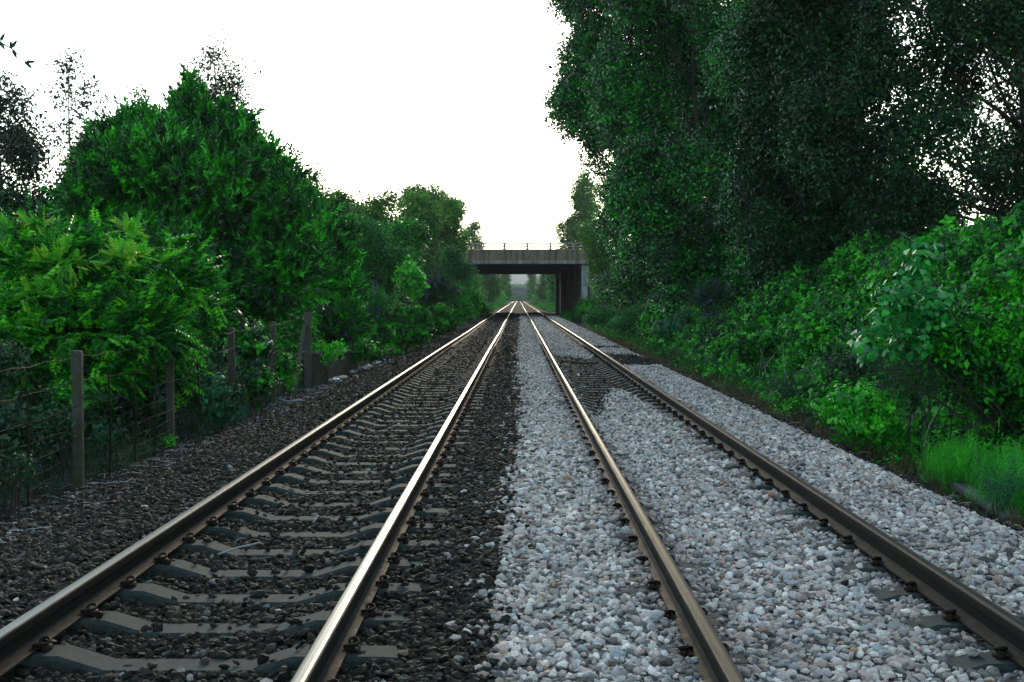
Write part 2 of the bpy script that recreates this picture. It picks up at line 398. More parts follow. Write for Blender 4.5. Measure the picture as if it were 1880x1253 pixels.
# ---------------------------------------------------------------- the two tracks
PROF = [(-.036,-.045),(-.036,-.013),(-.033,-.005),(-.026,-.0015),(-.012,0),(.012,0),(.026,-.0015),(.033,-.005),(.036,-.013),(.036,-.045),(.011,-.058),(.011,-.122),(.030,-.140),(.070,-.148),(.070,-.159),(-.070,-.159),(-.070,-.148),(-.030,-.140),(-.011,-.122),(-.011,-.058)]
def rail(name, x0, polished, parent, ph):
    cx_left = x0 < 0
    ys = np.unique(np.concatenate([np.arange(1.5, 40, 1.0), np.arange(40, 120, 2.5), np.arange(120, 690, 6)]))
    amp = smooth(14, 60, ys)
    ox = .012 * amp * (np.sin(ys / 6.3 + ph) + .7 * np.sin(ys / 14.0 + ph * 1.7)); oz = .010 * amp * np.sin(ys / 8.1 + ph * .6)
    P = np.array(PROF); n = len(P)
    V = np.stack([np.repeat(x0 + ox, n) + np.tile(P[:, 0], len(ys)), np.repeat(ys, n), np.repeat(oz, n) + np.tile(P[:, 1], len(ys))], -1)
    i = np.arange(len(ys) - 1)[:, None] * n; j = np.arange(n)[None]; k = (j + 1) % n
    f = np.stack([i + j, i + n + j, i + n + k, i + k], -1).reshape(-1, 4)
    mi = np.tile([0 if e in polished else (2 if e in (2, 3, 4, 5, 6) else 1) for e in range(n)], len(ys) - 1)
    o = build('rail', V, f, [M['rail_running_top' if cx_left else 'rail_worn_strip'], M['rail_rust'], M['rail_dull_top']], parent, midx=mi)
    return o
def sleeper_mesh():
    hw0, hw1 = .105, .135; V = []
    for u, z in zip(SU, SZ):
        V += [(u, -hw1, -.40), (u, -hw0 - .004, z - .018), (u, -hw0 + .012, z), (u, hw0 - .012, z), (u, hw0 + .004, z - .018), (u, hw1, -.40)]
    n = 6; f = []
    for i in range(len(SU) - 1):
        for j in range(n):
            k = (j + 1) % n; f.append((i*n+j, i*n+k, (i+1)*n+k, (i+1)*n+j))
    L = (len(SU) - 1) * n
    return np.array(V, float), [np.array(f), np.array([[5, 4, 3, 2, 1, 0], [L, L+1, L+2, L+3, L+4, L+5]])]
SV, SF = sleeper_mesh()
def clip_mb(sx, sy=1):
    """sprung steel rail clip seen as a bent rod holding the rail foot, with its cast shoulder"""
    b = MB()
    pts = [(.052, -.055, -.137), (.075, -.050, -.130), (.100, -.045, -.128), (.125, -.030, -.128), (.132, 0, -.118), (.122, .028, -.105), (.098, .040, -.100), (.080, .022, -.106), (.082, -.005, -.118), (.096, -.030, -.140), (.110, -.045, -.152)]
    P = np.array(pts) * np.array([sx * .88, sy * .72, 1.0]); P[:, 2] = -.152 + (P[:, 2] + .152) * .68 + .006
    b.tube(P, .0085, 7)
    b.box((sx * .100, 0, -.155), (.042, .07, .036), bev=.008)
    b.box((sx * .066, 0, -.146), (.030, .10, .010), bev=.002)
    return b
def track(name, cx, rails, pol, y0, sp, label, group):
    t = empty(name, (0, 0, 0), label, 'railway track', group)
    r0 = rail('rail', rails[0], pol, t, cx); r1 = rail('rail', rails[1], pol, t, cx + .4)
    proto = None; clipm = None
    for k in range(100):
        y = y0 + sp * k
        if proto is None:
            o = build('sleeper', SV, SF, M['sleeper_concrete'], t); proto = o
        else:
            o = proto.copy(); COL.objects.link(o); o.parent = t
        o.location = (cx, y, rng.uniform(-.003, .002)); o.rotation_euler = (0, 0, rng.normal(0, .006))
        if k < 60:
            if clipm is None:
                clipm = []
                for sx in (-1, 1):
                    c = clip_mb(sx, sx).build('rail_clip', M['clip_rust'], o, smooth=True); clipm.append(c)
                for q, rx in enumerate(rails):
                    for s2, c in enumerate(clipm):
                        d = c if q == 0 else c.copy()
                        if q: COL.objects.link(d); d.parent = o
                        d.location = (rx - cx, 0, 0)
            else:
                for rx in rails:
                    for c in clipm:
                        d = c.copy(); COL.objects.link(d); d.parent = o; d.location = (rx - cx, 0, 0)
    V, Fq, Fe, off = [], [], [], 0
    for k in range(100, 300):
        V.append(SV + np.array([cx, y0 + sp * k, 0])); Fq.append(SF[0] + off); Fe.append(SF[1] + off); off += len(SV)
    tag(build('distant_sleepers', np.concatenate(V), [np.concatenate(Fq), np.concatenate(Fe)], M['sleeper_concrete'], t), kind='stuff')
    return t
track('railway_track', TL, RX[:2], (3, 4, 5), SP_L0, SP_L, 'left railway track, wide bright rails on bare concrete sleepers in dark ballast', None)
track('railway_track', TR, RX[2:], (4,), SP_R0, SP_R, 'right railway track, duller rails with sleepers buried in pale ballast', None)

# pieces lying across the tracks
b = MB(); b.tube([(.95, 32.3, -.16), (1.3, 32.4, -.17), (1.7, 32.5, -.20), (2.3, 32.3, -.19)], .022, 6)
tag(b.build('steel_rod', M['clip_rust'], smooth=True), 'thin rusty steel rod lying across the right track where ballast is missing', 'rod')
m, nt, out = mat('black_rubber'); finish(nt, out, (.012, .012, .012), .6); M['black'] = m
b = MB(); xs_ = np.linspace(-3.4, 5.0, 40); b.tube([(x, 128 + .5 * math.sin(x * 1.3), -.11 - .07 * math.cos((x - .2) * 1.9)) for x in xs_], .10, 8)
tag(b.build('cable_pipe', M['black'], smooth=True), 'thick black cable pipe crossing both tracks under the bridge', 'pipe')
# wooden plank on the right hand path
m, nt, out = mat('weathered_plank'); p = pos(nt, (40, 1.5, 40)); n1 = noise(nt, 2, 4, .6, p)
finish(nt, out, ramp(nt, n1, [(.3, (.03, .032, .035)), (.7, (.10, .105, .115))]), .85, bump=n1, bstr=.5); M['plank'] = m
a = W(1760, 862, 12.6); c_ = W(1862, 905, 10.6); zg = -.44
b = MB(); dx, dy = c_[0] - a[0], c_[1] - a[1]; L = math.hypot(dx, dy)
b.box(((a[0] + c_[0]) / 2, (a[1] + c_[1]) / 2, zg + .03), (.16, L, .05), rz=-math.atan2(dx, dy), bev=.006)
tag(b.build('wooden_plank', M['plank']), 'weathered grey plank lying on the soil below the right grass bank', 'plank')
# ---------------------------------------------------------------- road bridge over the line
def stained(name, c0, c1, streak):
    m, nt, out = mat(name)
    n1 = noise(nt, .9, 5, .65, pos(nt)); n2 = noise(nt, 1.0, 4, .6, pos(nt, (3.2, 3.2, .22)))
    c = ramp(nt, n1, [(.3, c0), (.7, c1)])
    c = mixc(nt, ramp(nt, n2, [(.42, (0, 0, 0)), (.62, (1, 1, 1))]), c, streak)
    finish(nt, out, c, .9, bump=n1, bstr=.2); return m
M['bridge_concrete'] = stained('bridge_concrete', (.10, .085, .062), (.18, .155, .115), (.06, .05, .036))
M['bridge_edge'] = stained('bridge_edge', (.15, .155, .145), (.25, .25, .23), (.09, .09, .08))
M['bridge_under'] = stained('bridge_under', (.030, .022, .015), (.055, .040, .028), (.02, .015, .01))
M['pier_concrete'] = stained('pier_concrete', (.15, .19, .20), (.27, .32, .34), (.09, .10, .105))
M['galvanised'] = metal_mat('galvanised', (.16, .15, .12), (.30, .28, .23), .7, .8, .0, False)
def bridge(y0, y1, zb, zt, zr, x0, x1, pier_x, label, cm, piers=True, post=2.0, px0=-3.23):
    t = empty('road_bridge', (0, y0, 0), label, 'bridge')
    t_ = lambda b, nm, mt, par=None: (lambda o: (setattr(o, 'location', (0, -y0, 0)) if par is None else None, o)[1])(b.build(nm, mt, par or t))
    w = y1 - y0
    b = MB(); b.box(((x0 + x1) / 2, (y0 + y1) / 2, zb + .28), (x1 - x0, w - .8, .5))
    n = int(w / 1.6)
    for i in range(n):
        b.box(((x0 + x1) / 2, y0 + .8 + (i + .5) * (w - 1.6) / n, zb + .12), (x1 - x0 - .4, .95, .3))
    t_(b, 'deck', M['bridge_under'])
    for yy in (y0, y1):
        s = -1 if yy == y0 else 1
        b = MB(); b.box(((x0 + x1) / 2, yy - s * .22, (zb + .32 + zt) / 2), (x1 - x0, .44, zt - zb - .32), bev=.02)
        for i in range(int((x1 - x0) / 6) + 1):       # joints between the cast panels
            b.box((x0 + 1.1 + i * 6.0, yy + s * .012, (zb + .4 + zt) / 2), (.05, .05, zt - zb - .5))
        t_(b, 'parapet', cm)
        b = MB(); b.box(((x0 + x1) / 2, yy - s * .16, zb + .16), (x1 - x0 + .1, .56, .32), bev=.03)
        t_(b, 'deck_edge', M['bridge_edge'])
        b = MB(); h = zr - zt
        b.box(((x0 + x1) / 2, yy - s * .2, zt + h * .98), (x1 - x0, .12, .12)); b.box(((x0 + x1) / 2, yy - s * .2, zt + h * .52), (x1 - x0, .10, .10))
        b.box(((x0 + x1) / 2, yy - s * .2, zt + h * .06), (x1 - x0, .14, .05))
        r = t_(b, 'railing', M['galvanised'])
        for i in range(int((x0 - px0) / post), int((x1 - px0) / post) + 1):
            b = MB(); xx = px0 + i * post
            b.box((xx, yy - s * .2, zt + h * .5), (.17, .15, h)); b.box((xx, yy - s * .2, zt + .05), (.24, .22, .09))
            b.build('railing_post', M['galvanised'], r)
    b = MB(); b.box(((x0 + x1) / 2, (y0 + y1) / 2, zt - .9), (x1 - x0, w - 1, .3)); t_(b, 'roadway', M['bridge_concrete'])
    if piers:
        # wall pier on the right with a column at each end, abutments at both sides
        P = np.array([(5.50, y0 + 2, -.6), (6.05, y0 + 2, -.6), (5.55, y1 - 2, -.6), (5.0, y1 - 2, -.6)]); Q = P.copy(); Q[:, 2] = zb - .02
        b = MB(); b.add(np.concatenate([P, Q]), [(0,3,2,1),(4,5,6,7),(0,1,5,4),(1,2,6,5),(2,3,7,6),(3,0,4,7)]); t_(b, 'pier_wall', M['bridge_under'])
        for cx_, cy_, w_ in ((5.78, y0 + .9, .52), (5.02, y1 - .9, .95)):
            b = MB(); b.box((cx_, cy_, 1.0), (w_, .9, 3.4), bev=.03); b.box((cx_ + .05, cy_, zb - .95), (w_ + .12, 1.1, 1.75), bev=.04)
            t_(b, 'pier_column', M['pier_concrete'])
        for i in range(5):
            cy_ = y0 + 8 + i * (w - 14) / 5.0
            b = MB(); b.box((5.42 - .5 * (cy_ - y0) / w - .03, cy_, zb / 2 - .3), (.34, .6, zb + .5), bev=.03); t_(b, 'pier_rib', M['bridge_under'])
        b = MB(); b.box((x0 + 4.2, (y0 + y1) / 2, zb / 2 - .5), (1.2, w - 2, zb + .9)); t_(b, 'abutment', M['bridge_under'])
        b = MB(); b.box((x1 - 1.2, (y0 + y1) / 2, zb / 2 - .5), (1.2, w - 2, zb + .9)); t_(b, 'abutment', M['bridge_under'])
    else:
        for xx in (-6.5, 6.8):
            b = MB(); b.box((xx, (y0 + y1) / 2, zb / 2 - .4), (1.4, w - 1, zb + .7)); t_(b, 'pier', cm)
    return t
bridge(105, 150, 4.53, 5.77, 6.34, -14, 18, 5.4, 'grey concrete road bridge with metal railing crossing over both tracks', M['bridge_concrete'])
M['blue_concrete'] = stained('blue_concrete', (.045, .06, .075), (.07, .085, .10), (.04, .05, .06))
bridge(700, 712, 4.7, 7.9, 8.7, -20, 20, 6, 'small blue-grey second bridge far down the line, seen under the first', M['blue_concrete'], piers=False, post=3)
# pale gantry frame far down the line
b = MB()
for xx in (-1.9, -.4, 2.2, 4.2): b.box((xx + .2, 640, 1.6), (.35, .35, 3.4))
b.box((1.2, 640, 3.2), (6.6, .4, .4)); b.box((1.0, 640, 1.9), (3.0, .3, .3))
tag(b.build('signal_gantry', M['bridge_edge']), 'pale lattice gantry standing over the line just before the far bridge', 'gantry')
b = MB(); b.box((4.4, 320, .5), (.45, .3, 2.2), bev=.03); b.box((4.4, 319.8, 1.35), (.75, .12, .7), bev=.03)
tag(b.build('marker_post', M['bridge_edge']), 'small white trackside marker post beyond the bridge on the right', 'post')
# hill far beyond
m, nt, out = mat('moorland'); n1 = noise(nt, .012, 6, .65, pos(nt)); finish(nt, out, ramp(nt, n1, [(.3, (.09, .085, .11)), (.6, (.16, .15, .18)), (.75, (.22, .21, .22))]), .95); M['moor'] = m
def hz(X, Y): return 66 * np.exp(-((Y - 2450) / 420) ** 2) * (1 + .12 * np.sin(X / 130) + .06 * np.sin(X / 47 + 1)) - 2 + 6 * wob(X / 60, Y / 60)
v, f = grid(np.linspace(-1100, 1100, 90), np.linspace(1750, 2950, 50), hz)
tag(build('hill', v, f, M['moor'], smooth=True), 'hazy purple-grey hill at the end of the line', kind='structure')

# ---------------------------------------------------------------- fence on the left
FX = -4.74
fen = empty('wire_fence', (FX, 12.8, -.45), 'old wire fence on square concrete posts beside the left track', 'fence')
def fbuild(b, nm, mt, par=None):
    o = b.build(nm, mt, par or fen)
    if par is None: o.location = (-FX, -12.8, .45)
    return o
def top_at(y): return float(np.interp(y, [8, 12.8, 16.3, 19.9, 23.3, 26.9], [.93, .99, 1.02, 1.06, 1.10, 1.24]))
POSTS = [(12.8, .105), (16.3, .10), (19.9, .105), (23.3, .105), (26.9, .145)]
for y, w in POSTS + [(9.3, .105)]:
    x = FX + rng.normal(0, .02); zt = top_at(y); z0 = -.62
    b = MB(); b.box((x, y, (zt + z0) / 2), (w, w, zt - z0), rz=rng.normal(.10, .05), rx=rng.normal(0, .008), bev=.014)
    for k in range(4): b.box((x + w * .52, y + rng.normal(0, .01), -.1 + k * .3), (.012, .03, .02))
    o = fbuild(b, 'concrete_post', M['post_concrete'])
    if y > 26: o['label'] = 'thicker end post of the fence'
A = np.array([FX, 26.75, .95]); B = np.array([FX - .02, 25.3, -.55]); D = B - A; L = np.linalg.norm(D)
b = MB(); b.box(tuple((A + B) / 2), (.085, .095, L), rx=math.atan2(D[1], -D[2]) * 1.0, bev=.012); fbuild(b, 'diagonal_brace', M['post_concrete'])
for k, h in enumerate([.06, .32, .58, .80, .96, 1.10, 1.24, 1.36]):
    P = []; prev = POSTS[0][0]
    stops_ = [7.5] + [9.3] + [p_[0] for p_ in POSTS]
    for a_, c_ in zip(stops_[:-1], stops_[1:]):
        for t in np.linspace(0, 1, 9)[:-1]:
            y = a_ + (c_ - a_) * t
            P.append((FX + .055 + .015 * math.sin(y * 3 + k), y, top_at(y) - h - (.02 + .012 * (k % 3)) * 4 * t * (1 - t) + .012 * math.sin(y * 7 + k * 2)))
    P.append((FX + .055, 26.9, top_at(26.9) - h))
    b = MB(); b.tube(P, .0028, 4); o = fbuild(b, 'wire', M['clip_rust'])
for y in (8.2, 10.4, 11.4, 13.7, 14.6, 15.4, 17.5, 18.7, 21.3, 22.2, 24.6):
    b = MB(); x = FX + .06; zt = top_at(y) - .06 - rng.uniform(0, .35) ; b.tube([(x, y, -.5), (x + .02, y + .01, .2), (x, y + rng.normal(0, .05), zt)], .011, 5)
    fbuild(b, 'wire_dropper', M['clip_rust'])

# low wall after the last post
m, nt, out = mat('old_brick'); p = pos(nt)
sep = N(nt, 'SeparateXYZ'); nt.links.new(p, sep.inputs[0]); cmb = N(nt, 'CombineXYZ'); nt.links.new(sep.outputs[1], cmb.inputs[0]); nt.links.new(sep.outputs[2], cmb.inputs[1])
br = N(nt, 'TexBrick', Scale=1.0); nt.links.new(cmb.outputs[0], br.inputs['Vector'])
for k_, v_ in (('Brick Width', .225), ('Row Height', .075), ('Mortar Size', .008)): br.inputs[k_].default_value = v_
br.inputs['Color1'].default_value = (.018, .016, .013, 1); br.inputs['Color2'].default_value = (.030, .025, .019, 1); br.inputs['Mortar'].default_value = (.015, .015, .013, 1)
n1 = noise(nt, 4, 4, .6, p); c = mixc(nt, ramp(nt, n1, [(.45, (0, 0, 0)), (.65, (1, 1, 1))]), br.outputs[0], (.022, .035, .016))
finish(nt, out, c, .9, bump=br.outputs[1], bstr=-.4, bdist=.01); M['old_brick'] = m
wl = empty('brick_wall', (-4.5, 27.2, -.5), 'low dark mossy brick wall running on from the end of the fence', 'wall')
ys_ = np.linspace(27.3, 38.5, 9); wv = []
b = MB()
for i in range(8):
    y0_, y1_ = ys_[i], ys_[i + 1]; xm = np.interp((y0_ + y1_) / 2, [27, 38], [-4.62, -4.10]); h = np.interp(i, [0, 7], [.80, .42])
    b.box((xm - .12, (y0_ + y1_) / 2, -.55 + h / 2), (.24, (y1_ - y0_) * .995, h), rz=-math.atan2(.52, 11) * 1.0)
o = b.build('wall_face', M['old_brick'], wl); o.location = (4.5, -27.2, .5)
b = MB()
for i in range(8):
    y0_, y1_ = ys_[i], ys_[i + 1]; xm = np.interp((y0_ + y1_) / 2, [27, 38], [-4.62, -4.10]); h = np.interp(i, [0, 7], [.80, .42])
    b.box((xm - .12, (y0_ + y1_) / 2, -.55 + h + .035), (.30, (y1_ - y0_) * .97, .07), rz=-math.atan2(.52, 11), bev=.012)
o = b.build('coping', M['post_concrete'], wl); o.location = (4.5, -27.2, .5)
m, nt, out = mat('white_paint'); n1 = noise(nt, 20, 3, .6, pos(nt)); finish(nt, out, ramp(nt, n1, [(.3, (.35, .36, .33)), (.6, (.7, .7, .66))]), .7); M['white_paint'] = m
for (px, y, h, lab) in ((577, 27.6, .34, 'short white stake leaning by the fence end post'), (649, 32.5, .30, 'short white stake halfway along the low brick wall'), (697, 36.8, .30, 'short white stake at the far end of the low brick wall')):
    x = (px - 952) / F * y; b = MB(); b.box((x + .05, y, -.28 + h / 2), (.045, .045, h + .2), rx=.05, ry=.04, bev=.008)
    tag(b.build('stake', M['white_paint']), lab, 'stake', 'white stakes along the brick wall')

# ---------------------------------------------------------------- litter and other small things
def crumple(name, c, size, mt, label, cat, group=None, seed=1, parent=None):
    r = np.random.default_rng(seed); v0, f0 = ico()
    # one subdivision for a creased surface
    ed = {}; V = [tuple(q) for q in v0]; FF = []
    def mid(a_, b_):
        k = (min(a_, b_), max(a_, b_))
        if k not in ed: q = (np.array(V[a_]) + np.array(V[b_])) / 2; V.append(tuple(q / np.linalg.norm(q))); ed[k] = len(V) - 1
        return ed[k]
    for a_, b_, c_ in f0: x, y, z = mid(a_, b_), mid(b_, c_), mid(c_, a_); FF += [(a_, x, z), (b_, y, x), (c_, z, y), (x, y, z)]
    V = np.array(V) * (1 + r.uniform(-.4, .25, (len(V), 1))) * np.array(size) / 2
    a_ = r.uniform(0, 6.28); R = np.array([[math.cos(a_), -math.sin(a_), 0], [math.sin(a_), math.cos(a_), 0], [0, 0, 1]])
    return tag(build(name, V @ R.T + np.array(c), np.array(FF), mt, parent), label, cat, group)
def plain(name, c, r=.5, sp=.5):
    m, nt, out = mat(name); n1 = noise(nt, 30, 3, .6, pos(nt)); finish(nt, out, ramp(nt, n1, [(.3, tuple(q * .6 for q in c)), (.65, c)]), r, spec=sp); M[name] = m; return m
plain('white_plastic', (.55, .60, .64)); plain('blue_plastic', (.12, .18, .42)); plain('buff_card', (.42, .34, .26), .8); plain('tan_rag', (.34, .25, .15), .9); plain('pale_pipe', (.22, .29, .36), .5); plain('straw', (.30, .32, .33), .8)
LIT = [(640, 694, 31.5, (.42, .30, .16), 'buff_card', 'crumpled_cardboard', 'crumpled buff cardboard in the litter beside the brick wall', 'cardboard'),
       (650, 692, 31.8, (.20, .18, .12), 'blue_plastic', 'plastic_bag', 'blue plastic bag next to the crumpled cardboard', 'plastic bag'),
       (664, 686, 32.6, (.40, .22, .14), 'white_plastic', 'plastic_bag', 'white plastic bag just beyond the crumpled cardboard', 'plastic bag'),
       (675, 682, 33.6, (.36, .25, .12), 'white_plastic', 'plastic_bag', 'white plastic bag lying in the middle of the strip of litter', 'plastic bag'),
       (690, 674, 35.2, (.55, .28, .14), 'white_plastic', 'plastic_bag', 'widest white plastic bag near the far end of the litter', 'plastic bag'),
       (702, 669, 36.6, (.34, .22, .12), 'white_plastic', 'plastic_bag', 'farthest white plastic bag where the brick wall ends', 'plastic bag'),
       (626, 706, 29.4, (.50, .30, .10), 'buff_card', 'crumpled_cardboard', 'flattened buff cardboard at the near end of the litter', 'cardboard'),
       (612, 710, 28.6, (.34, .26, .12), 'white_plastic', 'plastic_bag', 'nearest white plastic bag in the litter by the wall', 'plastic bag'),
       (619, 702, 29.2, (.22, .16, .10), 'blue_plastic', 'plastic_bag', 'small blue plastic bag near the near end of the litter', 'plastic bag'),
       (659, 676, 33.4, (.55, .25, .16), 'tan_rag', 'cloth_rag', 'brown rag lying against the foot of the brick wall', 'rag')]
for i, (px, py, y, sz, mt, nm, lab, cat) in enumerate(LIT):
    x = (px - 952) / F * y; z = 1.545 - (py + 2 - 548) / F * y
    z = max(z, float(bed_z(x, y)) if x > -4.6 else -.48)
    crumple(nm, (x, y, z + sz[2] * .3), sz, M[mt], lab, cat, 'litter along the brick wall', seed=50 + i)
# small scraps among the litter
sc = [crumple('scrap', (0, 0, 0), (.08, .06, .03), M['white_plastic'], None, None, seed=5)]; bpy.data.objects.remove(sc[0])
Vs, Fs, off = [], [], 0; v0, f0 = ico()
for i in range(170):
    if i < 110: y = rng.uniform(27.5, 38); x = np.interp(y, [27.5, 38], [-4.15, -3.85]) + rng.normal(0, .14)
    else: y = rng.uniform(7, 27); x = -4.1 + rng.normal(0, .3)
    z = float(max(bed_z(x, y), ground_z(x, y))) + .01
    Vs.append(v0 * (1 + rng.uniform(-.4, .3, (12, 1))) * np.array([rng.uniform(.02, .06), rng.uniform(.015, .04), .012]) * (1 if i < 110 else .7) + np.array([x, y, z])); Fs.append(f0 + off); off += 12
tag(build('litter_scraps', np.concatenate(Vs), np.concatenate(Fs), M['white_plastic']), 'tiny pale scraps of litter scattered on the left path', 'litter', kind='stuff')
# bent pale pipe by the leaning brace
b = MB(); c0 = W(590, 733, 24.6); c1 = W(520, 741, 22.6)
P = [(c1[0] - .1, 22.7, -.36), (c1[0] + .15, 22.2, -.36), (c1[0] + .55, 22.6, -.35), (c1[0] + .95, 23.6, -.34), (c1[0] + 1.1, 24.4, -.33)]
b.tube(P, .018, 6); tag(b.build('plastic_pipe', M['pale_pipe'], smooth=True), 'bent pale blue-grey pipe lying at the foot of the diagonal fence brace', 'pipe')
b = MB(); q = W(225, 945, 10.9); b.box((q[0], 10.0, -.40), (.30, .05, .03), rz=-.25, bev=.01)
tag(b.build('wooden_stick', M['white_plastic']), 'short whitish stick on the ground before the nearest fence post', 'stick')
b = MB(); b.tube([(-2.05, 8.15, -.20), (-1.95, 8.3, -.185), (-1.82, 8.45, -.18)], .008, 5); tag(b.build('twig', M['straw'], smooth=True), 'pale straight twig lying between the left rails', 'twig')
b = MB(); b.tube([(-1.62, 9.6, -.21), (-1.58, 9.45, -.17), (-1.60, 9.32, -.20)], .007, 5); tag(b.build('twig', M['straw'], smooth=True), 'small curved white twig between the left rails beyond the straight one', 'twig')
# dry stalks and twigs on the left path
def stalks(xr, yr, n, L, mt, name, label, flat=.12):
    Vs = []; Fs = []
    for i in range(n):
        x = rng.uniform(*xr); y = rng.uniform(*yr) ; a_ = rng.uniform(0, 6.28); l = L * rng.uniform(.4, 1.3); w = rng.uniform(.0018, .0045)
        z = float(max(bed_z(x, y) if x > -4.6 else -9, ground_z(x, y))) + .015
        d = np.array([math.cos(a_), math.sin(a_), rng.uniform(-flat * .3, flat)]); s = np.array([-d[1], d[0], 0]) * w; c = np.array([x, y, z]); k = rng.normal(0, .12, 3) * l; k[2] = abs(k[2]) * .5
        p0, p1, p2 = c, c + d * l * .5 + k, c + d * l
        for q_ in (p0, p1, p2): Vs += [q_ - s, q_ + s, q_ + np.array([0, 0, w * 1.6])]
        o_ = i * 9
        for r_ in (0, 3): Fs += [(o_+r_, o_+r_+1, o_+r_+4, o_+r_+3), (o_+r_+1, o_+r_+2, o_+r_+5, o_+r_+4), (o_+r_+2, o_+r_, o_+r_+3, o_+r_+5)]
    return tag(build(name, np.array(Vs), np.array(Fs), mt), label, 'twigs', kind='stuff')
stalks((-5.4, -3.7), (7.5, 27), 650, .16, M['straw'], 'dry_twigs', 'pale dry twigs and stalks strewn along the foot of the fence')
stalks((3.9, 4.9), (8, 40), 260, .18, M['tan_rag'], 'dry_stalks', 'brown dry stalks on the right path', .3)
